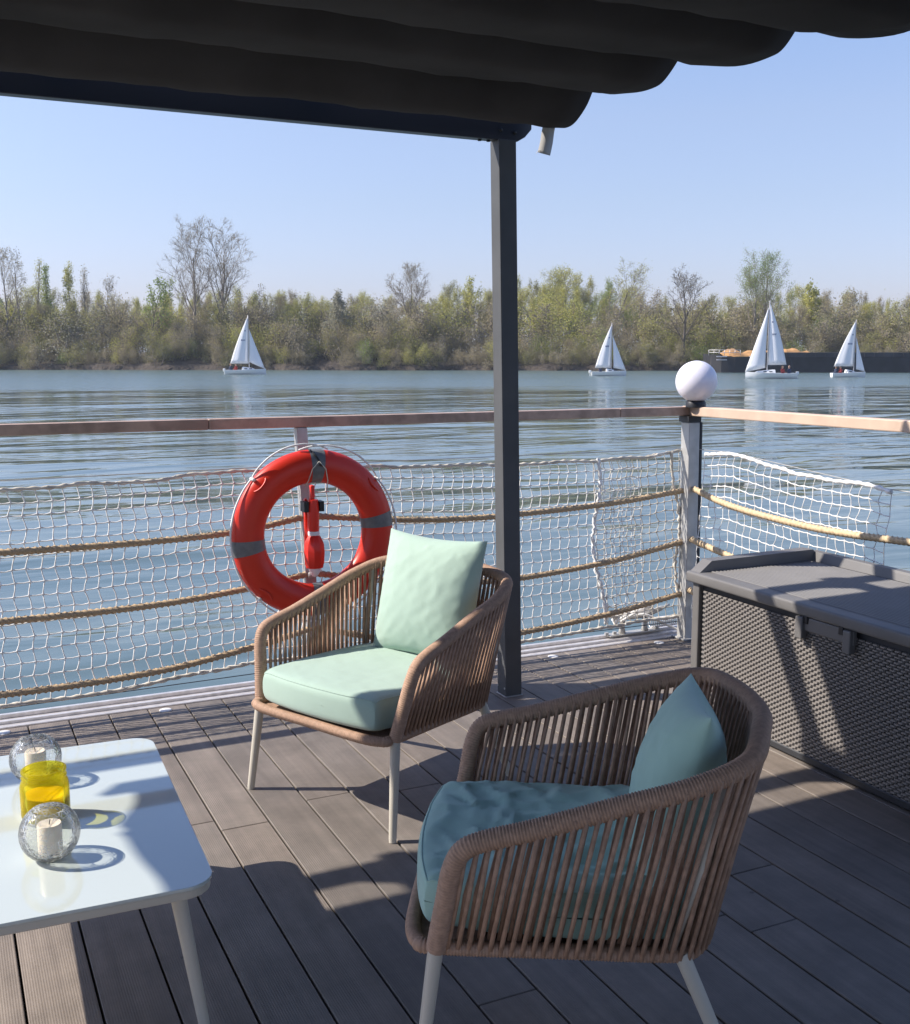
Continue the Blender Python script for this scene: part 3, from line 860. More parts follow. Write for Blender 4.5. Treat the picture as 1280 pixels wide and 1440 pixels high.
# float lamp clipped on the railing post
FL = (1.445, 4.49, .74)
fl = thing("float_lamp", "red bottle shaped emergency float lamp clipped to the post inside the lifebuoy", "emergency lamp", FL)
a = Acc(); a.add(*box((1.452, 4.475, .845), (.020, .03, .17), .006, 2)); 
a.add(*lathe([(.001, .11), (.022, .108), (.026, .06), (.024, -.02), (.022, -.045)], 20, (1.452, 4.46, .76))); a.obj("neck", M['buoy2'], fl, org=FL, ang=50)
a = Acc(); a.add(*lathe([(.020, -.045), (.030, -.055), (.044, -.085), (.047, -.12), (.044, -.165), (.038, -.19), (.001, -.192)], 10, (1.452, 4.455, .76))); a.obj("float_body", M['buoy2'], fl, org=FL, ang=25)
a = Acc(); a.add(*lathe([(.024, -.190), (.027, -.2), (.022, -.215), (.012, -.23), (.001, -.235)], 16, (1.452, 4.455, .762))); a.obj("lens", M['white'], fl, org=FL)
a = Acc(); a.add(*lathe([(.0232, -.03), (.0255, -.035), (.0255, -.048), (.0232, -.052)], 20, (1.452, 4.459, .76))); a.obj("white_band", M['white'], fl, org=FL)
a = Acc()
V = [(1.407, 4.498), (1.407, 4.444), (1.427, 4.444), (1.427, 4.486), (1.477, 4.486), (1.477, 4.444), (1.497, 4.444), (1.497, 4.498)]
a.add([(x, y, .816) for x, y in V] + [(x, y, .860) for x, y in V], [[0, 1, 2, 3], [3, 4, 7, 0], [4, 5, 6, 7], [11, 10, 9, 8], [8, 15, 12, 11], [15, 14, 13, 12]] + [[(i + 1) % 8, i, 8 + i, 8 + (i + 1) % 8] for i in range(8)])
a.obj("clip", M['black'], fl, smooth=False, org=FL)
a = Acc(); a.add(*box((1.43, 4.5, .72), (.012, .022, .30), .003, 1)); a.obj("back_plate", M['buoy'], fl, smooth=False, org=FL)

# ================================================================ STORAGE BOX
BXO = (3.15, 2.6, 0)
bx = thing("storage_box", "large dark grey woven look plastic storage box with closed lid", "storage box", BXO)
XF, XB, YT, YN, ZB = 2.81, 3.44, 3.56, 1.75, .555
a = Acc(); a.add(*box(((XF + XB) / 2 + .006, (YT + YN) / 2, .285), (XB - XF - .012, YT - YN - .012, .54), .004, 1)); a.obj("body", M['boxback'], bx, smooth=False, org=BXO)
# woven relief on the long front: staggered short bars
a = Acc()
pz, py = .0098, .031
rows_ = int((.535 - .03) / pz)
for r_ in range(rows_):
    z = .032 + r_ * pz
    off = (r_ % 2) * py / 2
    y = YN + .02 + off
    while y + py * .9 < YT - .045:
        y0, y1 = y + .0015, y + py * .90
        zc = z; h_ = pz * .40
        yc = (y0 + y1) / 2
        V = [(XF + .0055, y0, zc - h_), (XF + .0055, y1, zc - h_), (XF + .0055, y1, zc + h_), (XF + .0055, y0, zc + h_),
             (XF - .0015, y0 + .004, zc - h_ * .7), (XF - .0015, y1 - .004, zc - h_ * .7), (XF - .0015, y1 - .004, zc + h_ * .7), (XF - .0015, y0 + .004, zc + h_ * .7)]
        a.add(V, [[4, 7, 6, 5], [0, 4, 5, 1], [1, 5, 6, 2], [2, 6, 7, 3], [3, 7, 4, 0]])
        y += py
a.obj("woven_front_panel", M['boxweave'], bx, smooth=False, org=BXO)
for yy in (YT - .018, YN + .01):
    a = Acc(); a.add(*box((XF + .016, yy, .285), (.046, .044, .548), .006, 2)); a.obj("corner_trim", M['box'], bx, smooth=False, org=BXO)
a = Acc(); a.add(*box((XF + .01, (YT + YN) / 2, .02), (.03, YT - YN - .09, .028), .004, 1)); a.obj("bottom_rim", M['boxback'], bx, smooth=False, org=BXO)
# lid
lo = Acc(); lo.add(*box(((XF + XB) / 2 - .002, (YT + YN) / 2, .5775), (XB - XF + .055, YT - YN + .05, .045), .010, 3)); lid = lo.obj("lid", M['box'], bx, smooth=True, org=BXO, ang=35)
# fine ribs on the lid top
a = Acc(); x = XF + .04
while x < XB - .06:
    a.add([(x, YN, .6004), (x + .004, YN, .6045), (x + .009, YN, .6045), (x + .013, YN, .6004), (x, YT - .05, .6004), (x + .004, YT - .05, .6045), (x + .009, YT - .05, .6045), (x + .013, YT - .05, .6004)], [[0, 4, 5, 1], [1, 5, 6, 2], [2, 6, 7, 3], [4, 7, 6, 5]]); x += .0175
a.obj("lid_ribs", M['box'], lid, smooth=False, org=BXO)
# raised rim along the far end and the back
a = Acc()
poly = [(XF - .01, .600), (XF + .05, .645), (XB - .03, .650), (XB + .02, .60)]
def rimx(y0, y1):
    V = [(x, y0, z) for x, z in poly] + [(x, y1, z) for x, z in poly]
    V = V + [(x, y0, .5995) for x, z in (poly[0], poly[-1])]
    n_ = len(poly)
    return [(x, y0, z) for x, z in poly] + [(x, y1, z) for x, z in poly], [[0, 1, 2, 3], [7, 6, 5, 4], [0, 4, 5, 1], [1, 5, 6, 2], [2, 6, 7, 3], [3, 7, 4, 0]]
a.add(*rimx(YT - .045, YT + .015))
V = [(XB - .035, YT - .02, .601), (XB + .02, YT - .02, .601), (XB + .015, YT - .02, .640), (XB - .02, YT - .02, .640), (XB - .035, YN, .601), (XB + .02, YN, .601), (XB + .015, YN, .634), (XB - .02, YN, .634)]
a.add(V, [[0, 1, 2, 3], [7, 6, 5, 4], [0, 4, 5, 1], [1, 5, 6, 2], [2, 6, 7, 3], [3, 7, 4, 0]])
a.obj("lid_rim", M['box'], lid, smooth=False, org=BXO)
# latch: a wide hinged handle with two legs
a = Acc(); yl = 2.80
a.add(*box((XF - .014, yl, .528), (.018, .27, .050), .004, 2))
for yy in (yl - .115, yl + .115): a.add(*box((XF - .022, yy, .512), (.030, .035, .082), .005, 2))
a.obj("latch", M['box'], bx, smooth=False, org=BXO)
for yy in (yl - .08, yl + .09):
    a = Acc(); a.add(*box((XF - .0255, yy, .545), (.006, .022, .030), .002, 1)); a.obj("latch_slot", M['black'], bx, smooth=False, org=BXO)

# ================================================================ CHAIRS
CP = np.array([[-.353, .31, .312], [-.332, .332, .426], [-.301, .354, .538], [-.152, .346, .590], [-.005, .340, .634], [.142, .335, .677], [.255, .286, .712], [.307, .142, .727], [.332, 0, .722]])
CPb = [CP[0], CP[1], [-.318, .347, .50], [-.296, .354, .545], [-.25, .352, .566]] + list(CP[3:])
CPb = np.array([list(p) for p in CPb])
half = CPb
full = np.vstack([half, half[-2::-1] * [1, -1, 1]])
full[:, 1] *= -1                       # local y negative = near side (chair's left)
RAIL = resample(catmull(full, 10), .0022)
ringpts = np.array([[-.409, 0, .315], [-.411, .10, .315], [-.409, .225, .315], [-.392, .285, .314], [-.35, .302, .313], [-.1, .287, .305], [.10, .272, .297], [.165, .25, .296], [.205, .16, .298], [.219, 0, .304]])
rf = np.vstack([ringpts, ringpts[-2:0:-1] * [1, -1, 1]])
RING = resample(catmull(rf, 8, closed=True), .0022, closed=True)
ch = thing("lounge_chair", "sunlit brown cord armchair between the lifebuoy and the tall post", "armchair", (1.402, 3.406, 0), .446, "matching brown cord armchairs")
def wrapped(P, r, closed=False):
    k = np.arange(len(P)); rr_ = r - .0022 * (k % 3 == 0)
    return tube(P, rr_, 12, closed=closed)
a = Acc(); a.add(*wrapped(RAIL, .0215)); a.obj("arm_rail", M['tubewrap'], ch)
a = Acc(); a.add(*wrapped(RING, .0165, True)); a.obj("seat_ring", M['tubewrap'], ch)
# legs
for s in (-1, 1):
    a = Acc(); a.add(*tube([(-.391, s * .331, .0), (-.390, s * .3305, .012), (-.353, s * .312, .318)], [.0115, .0125, .0165], 14)); a.obj("leg", M['beige'], ch, ang=50)
    a = Acc(); a.add(*tube([(.268, s * .298, .0), (.266, s * .2977, .012), (.140, s * .268, .30)], [.0115, .0125, .0165], 14)); a.obj("leg", M['beige'], ch, ang=50)
    a = Acc(); a.add(*tube([(.118, s * .27, .30), (.17, s * .30, .50), (.212, s * .308, .692)], .010, 10)); a.obj("back_support", M['beige'], ch)
a = Acc()
_p = rf.copy(); _n = len(_p); _c = _p.mean(0)
a.add(np.vstack([_p, [_c]]) - (0, 0, .004), [[k, (k + 1) % _n, _n] for k in range(_n)])
a.obj("seat_panel", M['strand'], ch, smooth=False)
a = Acc()
for y in (-.16, 0, .16): a.add(*tube([(-.40, y, .300), (.20, y, .288)], .008, 8))
for x in (-.25, -.1, .05): a.add(*tube([(x, -.28, .294), (x, .28, .294)], .006, 8))
a.obj("seat_slats", M['beige'], ch)
# cord strands between the rail and the ring
Lr = np.concatenate([[0], np.cumsum(np.linalg.norm(np.diff(RAIL, axis=0), axis=1))])
def at(P, L, s): return np.array([np.interp(s, L, P[:, k]) for k in range(3)])
# matching positions on the rear/side part of the ring, from one front corner round the back to the other
hr = np.array([[-.352, .302, .313], [-.1, .287, .305], [.10, .272, .297], [.165, .25, .296], [.205, .16, .298], [.219, 0, .304]])
hrf = np.vstack([hr, hr[-2::-1] * [1, -1, 1]]); hrf[:, 1] *= -1
RB = resample(catmull(hrf, 8), .004); Lb = np.concatenate([[0], np.cumsum(np.linalg.norm(np.diff(RB, axis=0), axis=1))])
# the vertical front part of the rail carries no strands: start after the bend
s_bend = Lr[np.argmin(np.linalg.norm(RAIL - full[3], axis=1))] + .012
# rail corner (start of the back) and ring corner correspondences
keyr = [s_bend, Lr[np.argmin(np.linalg.norm(RAIL - [.142, -.335, .677], axis=1))], Lr[np.argmin(np.linalg.norm(RAIL - [.255, -.286, .712], axis=1))], Lr[-1] / 2]
keyb = [.020, Lb[np.argmin(np.linalg.norm(RB - [.07, -.274, .297], axis=1))], Lb[np.argmin(np.linalg.norm(RB - [.17, -.247, .296], axis=1))], Lb[-1] / 2]
keyr += [Lr[-1] - k for k in keyr[-2::-1]]; keyb += [Lb[-1] - k for k in keyb[-2::-1]]
NS = 76
a = Acc(); rs = np.random.RandomState(2)
for k in range(NS):
    f = (k + .5) / NS
    s = keyr[0] + (keyr[-1] - keyr[0]) * f
    b_ = float(np.interp(s, keyr, keyb))
    p = at(RAIL, Lr, s); q = at(RB, Lb, b_)
    c = np.array([0.0, 0, 0]); out = p - np.array([-.05, 0, p[2]]); out[2] = 0; out /= np.linalg.norm(out)
    # each strand goes over the rail: outer and inner leg
    for sg, rr_ in ((1, .0053), (-1, .0047)):
        jit = rs.uniform(-.0008, .0008)
        sh = .0045 * sg
        tdir = np.cross(out, [0, 0, 1])
        P = [p + out * .017 * sg + tdir * (jit + sh * .6) + (0, 0, .004), p * .5 + q * .5 + out * (.009 * sg + .004) + tdir * sh * .6, q + out * .014 * sg + tdir * (sh * .6) + (0, 0, -.004)]
        a.add(*tube(P, rr_, 7))
a.obj("cord_weave", M['strand'], ch)

def cushion(name, label, m_, L_, W_, T_, loc, rot, seed, wr=.004, pinch=.0, dom=.35, puff=1.0, round_=.06, hump=None, fold=None):
    """sewn box cushion: rounded super-ellipse outline, domed faces, fine creases"""
    n_ = 64
    rg = np.random.RandomState(seed)
    ph = rg.uniform(0, 6, 12); fr = rg.uniform(12, 55, 12); an = rg.uniform(0, math.pi, 12) if fold is None else fold + rg.normal(0, .28, 12)
    if fold is not None: fr = rg.uniform(9, 30, 12)
    V = []; F = []
    def outline(u, v):
        # map the square [-1,1]^2 to a rounded rectangle
        e = round_
        x = u * (L_ / 2); y = v * (W_ / 2)
        if not pinch:
            k = max(abs(u), abs(v))
            cu, cv = abs(u), abs(v)
            cc = max(0, cu + cv - 1) ** 2
            x *= 1 - e * cc; y *= 1 - e * cc
        else:
            x *= 1 - pinch * (1 - v * v) * abs(u) ** 1.5; y *= 1 - pinch * (1 - u * u) * abs(v) ** 1.5
        return x, y
    def wrk(x, y):
        h = 0
        for k in range(12):
            s_ = math.sin(fr[k] * (x * math.cos(an[k]) + y * math.sin(an[k])) + ph[k] + 1.6 * math.sin(16 * x + ph[k]) + 1.2 * math.sin(13 * y + 2 * ph[k]))
            h += (1 - abs(s_)) ** 3 * (1 if k % 2 else -.6)
        return h / 4
    for side in (1, -1):
        for i in range(n_ + 1):
            for j in range(n_ + 1):
                u = math.sin((i / n_ - .5) * math.pi) if True else 0; v = math.sin((j / n_ - .5) * math.pi)
                x, y = outline(u, v)
                eu = (1 - abs(u) ** (2.2 if pinch else 16)); ev = (1 - abs(v) ** (2.2 if pinch else 16))
                base = (max(0, eu) * max(0, ev)) ** (.55 if pinch else .22)
                h = T_ / 2 * base * puff
                if not pinch: h = T_ / 2 * base * (1 + (dom * .25 * (1 - u * u) * (1 - v * v) if side > 0 else 0))
                h += wr * wrk(x, y) * min(1, 4 * (1 - max(abs(u), abs(v))) + .15)
                if hump and side > 0: h += hump[3] * math.exp(-((x - hump[0]) ** 2 + (y - hump[1]) ** 2) / hump[2] ** 2)
                V.append((x, y, side * h))
    N1 = (n_ + 1) ** 2
    for i in range(n_):
        for j in range(n_):
            q = [i * (n_ + 1) + j, (i + 1) * (n_ + 1) + j, (i + 1) * (n_ + 1) + j + 1, i * (n_ + 1) + j + 1]
            F.append(q); F.append([x + N1 for x in q[::-1]])
    a = Acc(); a.add(V, F)
    o = a.obj(name, m_)
    bm = bmesh.new(); bm.from_mesh(o.data); bmesh.ops.remove_doubles(bm, verts=bm.verts, dist=.0004); bm.to_mesh(o.data); bm.free()
    if not pinch:
        K = .965; sq = []
        for k in range(160):
            q = 8 * k / 160
            if q < 2: sq.append((K, (q - 1) * K))
            elif q < 4: sq.append(((3 - q) * K, K))
            elif q < 6: sq.append((-K, (5 - q) * K))
            else: sq.append(((q - 7) * K, -K))
        P = []
        for u, v in sq:
            x, y = outline(u, v)
            b_ = ((1 - abs(u) ** 16) * (1 - abs(v) ** 16)) ** .22
            P.append((x, y, T_ / 2 * b_ * (1 + dom * .25 * (1 - u * u) * (1 - v * v)) + wr * wrk(x, y) * min(1, 4 * (1 - K) + .15)))
        a = Acc(); a.add(*tube(P, .0027, 6, closed=True)); a.obj("piping", m_, o)
    o.location = loc; o.rotation_euler = rot
    return o

def chair_point(pose, u, w_, z):
    c, s = math.cos(pose[2]), math.sin(pose[2])
    return (pose[0] + u * c + w_ * s, pose[1] + u * s - w_ * c, z)
pose1 = (1.402, 3.406, .446); pose2 = (1.301, 1.940, -.519)
# second chair: a copy of the first and its parts
ch2 = copy_tree(ch)
ch2.location = (pose2[0], pose2[1], 0); ch2.rotation_euler = (0, 0, pose2[2])
ch2['label'] = "shaded brown cord armchair in the foreground, nearest to the viewer"
cu = cushion("seat_cushion", "", M['mint'], .60, .575, .115, chair_point(pose1, -.118, 0, .379), (0, R(1.5), pose1[2]), 3, wr=.0030, round_=.10)
tag(cu, "pale mint seat cushion on the sunlit armchair", "cushion", "mint and teal seat cushions")
cu = cushion("seat_cushion", "", M['teal'], .60, .575, .112, chair_point(pose2, -.118, 0, .377), (0, R(1.5), pose2[2]), 9, wr=.024, round_=.12, hump=(.19, .13, .10, .030), fold=.75)
tag(cu, "creased shade-tinted mint seat cushion on the shaded foreground armchair", "cushion", "mint and teal seat cushions")
def pillow(pose, u, w_, z, lean, roll, m_, label, seed, tw=0, sz=.45):
    o = cushion("back_pillow", "", m_, sz, sz, .185, (0, 0, 0), (0, 0, 0), seed, wr=.0050, pinch=.075, puff=1.0)
    Mx = Matrix.Translation(chair_point(pose, u, w_, z)) @ Matrix.Rotation(pose[2] + R(tw), 4, 'Z') @ Matrix.Rotation(R(-90 + lean), 4, 'Y') @ Matrix.Rotation(R(roll), 4, 'Z')
    o.matrix_world = Mx
    tag(o, label, "cushion", "back cushions on the armchairs")
    return o
pillow(pose1, .155, .015, .635, 14, 0, M['mint'], "square mint back cushion standing in the sunlit armchair", 21)
pillow(pose2, .150, .040, .557, 13, 5, M['teal'], "square shade-tinted mint back cushion standing in the shaded foreground armchair", 22, tw=-4, sz=.43)

# ================================================================ TABLE
TZ = .375
TC = np.array([.190, 2.69]); trot = R(2.0)
tb = thing("coffee_table", "low white glass topped coffee table with beige legs", "table", (TC[0], TC[1], 0), trot * -1)
TL, TW = .98, .62     # length along Y, width along X
a = Acc()
poly = rrect(-TW / 2, -TL / 2, TW / 2, TL / 2, .065, 8)
a.add(*prism(poly, TZ - .008, TZ)); top_ = bevel_obj(a.obj("table_top", M['tableglass'], tb, smooth=False), .0015)
a = Acc(); poly2 = rrect(-TW / 2 + .004, -TL / 2 + .004, TW / 2 - .004, TL / 2 - .004, .062, 8); a.add(*prism(poly2, TZ - .030, TZ - .0085)); bevel_obj(a.obj("frame", M['beige'], tb, smooth=False), .004)
for sx in (-1, 1):
    for sy in (-1, 1):
        a = Acc(); a.add(*tube([(sx * (TW / 2 - .028), sy * (TL / 2 - .028) , 0), (sx * (TW / 2 - .030), sy * (TL / 2 - .030), .01), (sx * (TW / 2 - .075), sy * (TL / 2 - .085), TZ - .031)], [.011, .012, .018], 16)); a.obj("leg", M['beige'], tb, ang=50)

def candle_globe(x, y, label, rot):
    g = thing("candle_holder", label, "candle holder", (x, y, TZ), rot, "crackled glass candle globes")
    a = Acc()
    rg_o = .066
    prf = []
    for th in np.linspace(-1.18, .98, 22): prf.append((rg_o * math.cos(th), .061 + rg_o * math.sin(th)))
    inn = [(r_ - .004, z + (.003 if k < 4 else 0)) for k, (r_, z) in enumerate(prf)][::-1]
    a.add(*lathe([(.0005, .0006)] + prf + inn + [(.0005, .005)], 40)); a.obj("glass_globe", M['crackle'], g)
    a = Acc(); a.add(*lathe([(.0005, .006), (.0255, .006), (.0265, .010), (.0265, .078), (.025, .082), (.014, .0802), (.0005, .079)], 28)); cnd = a.obj("candle", M['candle'], g, ang=60)
    a = Acc(); a.add(*tube([(0, 0, .078), (.001, 0, .085), (.003, .001, .090)], .0011, 6)); a.obj("wick", M['wick'], cnd)
    return g
candle_globe(.172, 2.465, "crackled glass candle globe nearest the viewer on the table, in front of the yellow jar", .3)
candle_globe(.182, 2.955, "crackled glass candle globe farthest away, behind the yellow jar on the table", 1.7)
j = thing("glass_jar", "yellow glass jar candle between two clear globes on the table", "jar", (.182, 2.690, TZ))
a = Acc()
outer = [(.0005, .0006), (.046, .0006), (.054, .006), (.057, .018), (.057, .085), (.054, .098), (.050, .104), (.0525, .107), (.0525, .112), (.050, .114), (.050, .119), (.0525, .122), (.0525, .127), (.050, .1285)]
inner = [(.047, .1285), (.046, .104), (.051, .095), (.0535, .083), (.0535, .018), (.05, .008), (.0005, .006)]
a.add(*lathe(outer + inner, 40)); a.obj("jar_glass", M['yellowglass'], j, ang=60)
a = Acc(); a.add(*lathe([(.0005, .0065), (.048, .0085), (.0525, .020), (.0525, .060), (.049, .064), (.03, .057), (.0005, .055)], 32)); a.obj("wax", M['yellowwax'], j, ang=70)

# ================================================================ SAILBOATS
def sailboat(px, Z, heading, Lh, mast_h, mast_off, main, jib, label, big=False, lean=0.0, crew=1, outboard=True):
    """heading +1: bow to the right of the picture, -1: bow to the left. offsets in metres along the picture's horizontal"""
    base = far(px, Z, WZ)
    g = thing("sailboat", label, "sailboat", tuple(base), -R(YAW), "small white sailboats on the river")
    s = heading
    a = Acc(); st = []
    n_ = 14
    for i in range(n_ + 1):
        f = i / n_                                   # stern to bow
        x = (f - .5) * Lh * s
        bw = .95 * (Lh / 5.5) * (.72 + .28 * math.sin(f * math.pi * .9)) * (1 - max(0, (f - .55) / .45) ** 2.2)
        sheer = (.50 + .22 * f * f + .05 * (1 - f)) * (Lh / 5.5) ** .6
        kx_ = x + s * .25 * (f > .9) * 0
        st.append([(x, -bw, sheer), (x, -bw * .93, sheer * .45), (x * .985, -bw * .62, -.06), (x * .98, 0, -.16), (x * .985, bw * .62, -.06), (x, bw * .93, sheer * .45), (x, bw, sheer)])
    V = [p for r_ in st for p in r_]; F = []
    for i in range(n_):
        for k in range(6): F.append([i * 7 + k, (i + 1) * 7 + k, (i + 1) * 7 + k + 1, i * 7 + k + 1])
        F.append([i * 7 + 6, (i + 1) * 7 + 6, (i + 1) * 7, i * 7])
    F.append([0, 1, 2, 3, 4, 5, 6])
    a.add(V, F)
    a.obj("hull", M['hull'], g, smooth=True, ang=40)
    dh = .56 * (Lh / 5.5) ** .6
    a = Acc(); cl_ = Lh * (.34 if not big else .42)
    V = [(-s * .02 * Lh, -.5, dh - .05), (-s * .02 * Lh, .5, dh - .05), (s * cl_, .25, dh - .02), (s * cl_, -.25, dh - .02),
         (-s * .01 * Lh, -.42, dh + .34), (-s * .01 * Lh, .42, dh + .34), (s * (cl_ - .55), .2, dh + .20), (s * (cl_ - .55), -.2, dh + .20)]
    V = [(x - s * .06 * Lh, y, z) for x, y, z in V]
    a.add(V, [[0, 1, 2, 3], [4, 7, 6, 5], [0, 4, 5, 1], [1, 5, 6, 2], [2, 6, 7, 3], [3, 7, 4, 0]]); cb = bevel_obj(a.obj("cabin", M['hull'], g, smooth=False), .05, 2)
    for k in range(2):
        xx = s * (.02 * Lh + k * .55)
        a = Acc(); a.add(*box((xx, -.455, dh + .14), (.32, .03, .09), .01, 1)); a.obj("cabin_window", M['boatdark'], cb, smooth=False)
    mx = mast_off
    a = Acc(); a.add(*tube([(mx, 0, dh - .1), (mx, 0, mast_h)], [.05, .035], 8)); a.obj("mast", M['alu'], g)
    (mt, mc, bz, br) = main        # main: top z, clew x offset, boom height, roach
    a = Acc(); a.add(*tube([(mx, 0, bz - .08), (mc, -.12, bz - .02)], .04, 8)); a.obj("boom", M['boatdark'], g)
    def sail(pts_luff0, pts_luff1, clew, belly, roach, name):
        N_ = 12; V = []
        p0 = np.array(pts_luff0, float); p1 = np.array(pts_luff1, float); cl0 = np.array(clew, float)
        for i in range(N_ + 1):
            f = i / N_
            l = p0 + (p1 - p0) * f
            e = cl0 + (p1 - cl0) * f
            e = e + np.array([(1 if cl0[0] > p0[0] else -1) * roach * math.sin(math.pi * f), 0, 0])
            for j in range(9):
                g_ = j / 8
                q = l + (e - l) * g_
                q[1] += -belly * math.sin(math.pi * min(1, g_ * 1.1) * .92) * (1 - f) ** .7
                V.append(q)
        F = [[i * 9 + j, (i + 1) * 9 + j, (i + 1) * 9 + j + 1, i * 9 + j + 1] for i in range(N_) for j in range(8)]
        a = Acc(); a.add(V, F); o = a.obj(name, M['sail'], g); md = o.modifiers.new("t", 'SOLIDIFY'); md.thickness = .012
        return o
    dmn = .06 * (1 if mc > mx else -1)
    ms = sail((mx + dmn, 0, bz), (mx + dmn * .8, 0, mt), (mc, -.12, bz + .03), .35, br, "mainsail")
    jt, jf, jc, jz = jib           # top z, foot tack x, clew x, height at foot
    dj = .09 * (1 if jf > mx else -1)
    sail((jf, 0, dh + .12), (mx + dj, 0, jt), (jc, -.2, jz), .22, -.02, "jib")
    # faint insignia and number on the mainsail
    def pt_on(f, g_):
        p0 = np.array([mx + dmn, 0, bz]); p1 = np.array([mx + dmn, 0, mt]); c0 = np.array([mc, -.12, bz])
        l = p0 + (p1 - p0) * f; e = c0 + (p1 - c0) * f
        q = l + (e - l) * g_; q[1] -= .35 * math.sin(math.pi * min(1, g_ * 1.1) * .92) * (1 - f) ** .7 + .03
        return q
    a = Acc(); q = pt_on(.70, .45); a.add(*box(tuple(q), (.14, .008, .14), .0)); a.obj("sail_emblem", M['sailmark'], ms, smooth=False)
    a = Acc()
    for k, wd in enumerate((.05, .09, .05, .09, .09)):
        q = pt_on(.50, .30 + .10 * k); a.add(*box(tuple(q), (wd, .008, .16), .0))
    a.obj("sail_number", M['sailmark'], ms, smooth=False)
    # crew in the cockpit
    for k in range(crew):
        cx = -s * Lh * (.24 + .13 * k); a = Acc()
        pr = lathe([(.001, -.02), (.17, 0), (.19, .16), (.15, .34), (.20, .50), (.16, .60), (.06, .66), (.055, .70), (.10, .75), (.105, .84), (.07, .92), (.001, .94)], 12)
        V = [(x + cx, y * .8, z + dh - .22) for x, y, z in pr[0]]
        top = [z for x, y, z in pr[0]]
        a2 = Acc(); F1 = pr[1]; mi = [1 if min(top[i] for i in q) > .64 else 0 for q in F1]
        a2.add(V, F1); a2.m = mi
        # arm reaching for the tiller
        v, f = tube([(cx, -.16, dh + .30), (cx - s * .12, -.24, dh + .10), (cx - s * .32, -.12, dh + .08)], [.055, .045, .035], 8); a2.add(v, f)
        o = a2.obj("person", [M['clothes'] if (k + crew) % 2 else M['clothes2'], M['skin']], None, smooth=True)
        o.location = g.location; o.rotation_euler = g.rotation_euler
        PEOPLE.append(o)
    if outboard:
        a = Acc(); a.add(*box((-s * (Lh / 2 + .16), 0, dh - .02), (.26, .24, .34), .05, 2)); a.add(*box((-s * (Lh / 2 + .14), 0, dh - .42), (.09, .08, .55), .01, 1)); a.obj("outboard_motor", M['hull'], g, smooth=True, ang=40)
    # stays
    a = Acc(); a.add(*tube([(mx, 0, mast_h), (-s * Lh * .49, 0, dh)], .008, 4)); a.add(*tube([(mx, 0, mast_h), (s * Lh * .49, 0, dh + .15)], .008, 4)); a.obj("stays", M['boatdark'], g)
    return g
PEOPLE = []
def zz(y, Z): return 1.5 + (495 - y) / FH * Z - WZ       # height above the water of picture row y at depth Z
def xx(px, c, Z): return (px - c) / FH * Z
Z = 124; c = 345
sailboat(c, Z, 1, xx(373, 316, Z), zz(444, Z), xx(350, c, Z), (zz(446, Z), xx(324, c, Z), zz(511, Z), .12), (zz(463, Z), xx(372, c, Z), xx(351, c, Z), zz(509, Z)),
         "sailboat farthest left, alone in front of the twin bare trees", crew=2)
PEOPLE[0]['label'] = "person in dark clothes seated near the cabin of the leftmost sailboat"; PEOPLE[1]['label'] = "person sitting at the stern of the leftmost sailboat"
Z = 116; c = 857
sailboat(c, Z, 1, xx(882, 833, Z), zz(455, Z), xx(860, c, Z), (zz(457, Z), xx(837, c, Z), zz(517, Z), .12), (zz(472, Z), xx(881, c, Z), xx(863, c, Z), zz(517, Z)),
         "sailboat just right of the tall dark post, against the dark wooded bank", crew=1)
PEOPLE[2]['label'] = "person sitting in the sailboat just right of the tall post"
Z = 104; c = 1085
sailboat(c, Z, -1, xx(1120, 1049, Z), zz(424, Z), xx(1080, c, Z), (zz(428, Z), xx(1106, c, Z), zz(513, Z), .15), (zz(433, Z), xx(1049, c, Z), xx(1076, c, Z), zz(517, Z)),
         "largest sailboat with tall twin sails in front of the moored barge", big=True, crew=2)
PEOPLE[3]['label'] = "person in dark clothes in the cockpit of the largest sailboat"; PEOPLE[4]['label'] = "person at the stern of the largest sailboat"
Z = 110; c = 1195
sailboat(c, Z, 1, xx(1219, 1171, Z), zz(450, Z), xx(1202, c, Z), (zz(452, Z), xx(1173, c, Z), zz(515, Z), .14), (zz(474, Z), xx(1218, c, Z), xx(1204, c, Z), zz(519, Z)),
         "rightmost sailboat with its dark dressed crew, in front of the barge", crew=2, outboard=False)
PEOPLE[5]['label'] = "person nearest the mast on the rightmost sailboat"; PEOPLE[6]['label'] = "person at the stern of the rightmost sailboat"
for p in PEOPLE: tag(p, None, "person", "people aboard the small sailboats")

# ================================================================ BARGE
Zb = 137
bo = far(990, Zb, WZ)
bg_ = thing("barge", "long black river barge moored along the far bank with orange sand cargo", "barge", tuple(bo), -R(YAW))
a = Acc(); Lb_ = 46.0
st = []
for f, hb, zt_ in ((0, .6, 2.3), (.012, 1.8, 2.25), (.035, 2.6, 2.05), (.07, 2.9, 1.9), (.5, 2.9, 1.85), (1, 2.9, 1.85)):
    x = f * Lb_
    st.append([(x + (.5 if f == 0 else 0), -hb, -.2), (x, -hb, zt_), (x, hb, zt_), (x + (.5 if f == 0 else 0), hb, -.2)])
V = [p for r_ in st for p in r_]; F = []
for i in range(len(st) - 1):
    for k in range(4): F.append([i * 4 + k, (i + 1) * 4 + k, (i + 1) * 4 + (k + 1) % 4, i * 4 + (k + 1) % 4])
F.append([0, 1, 2, 3]); F.append([len(V) - 1, len(V) - 2, len(V) - 3, len(V) - 4])
a.add(V, F); a.obj("hull", M['bargehull'], bg_, smooth=False)
a = Acc(); a.add(*box((26.0, 0, 2.16), (39, 5.0, .60), .03, 1))
for k in range(32): a.add(*box((7.2 + k * 1.2, -2.53, 2.16), (.08, .06, .56), 0))
a.obj("coaming", M['bargetop'], bg_, smooth=False)
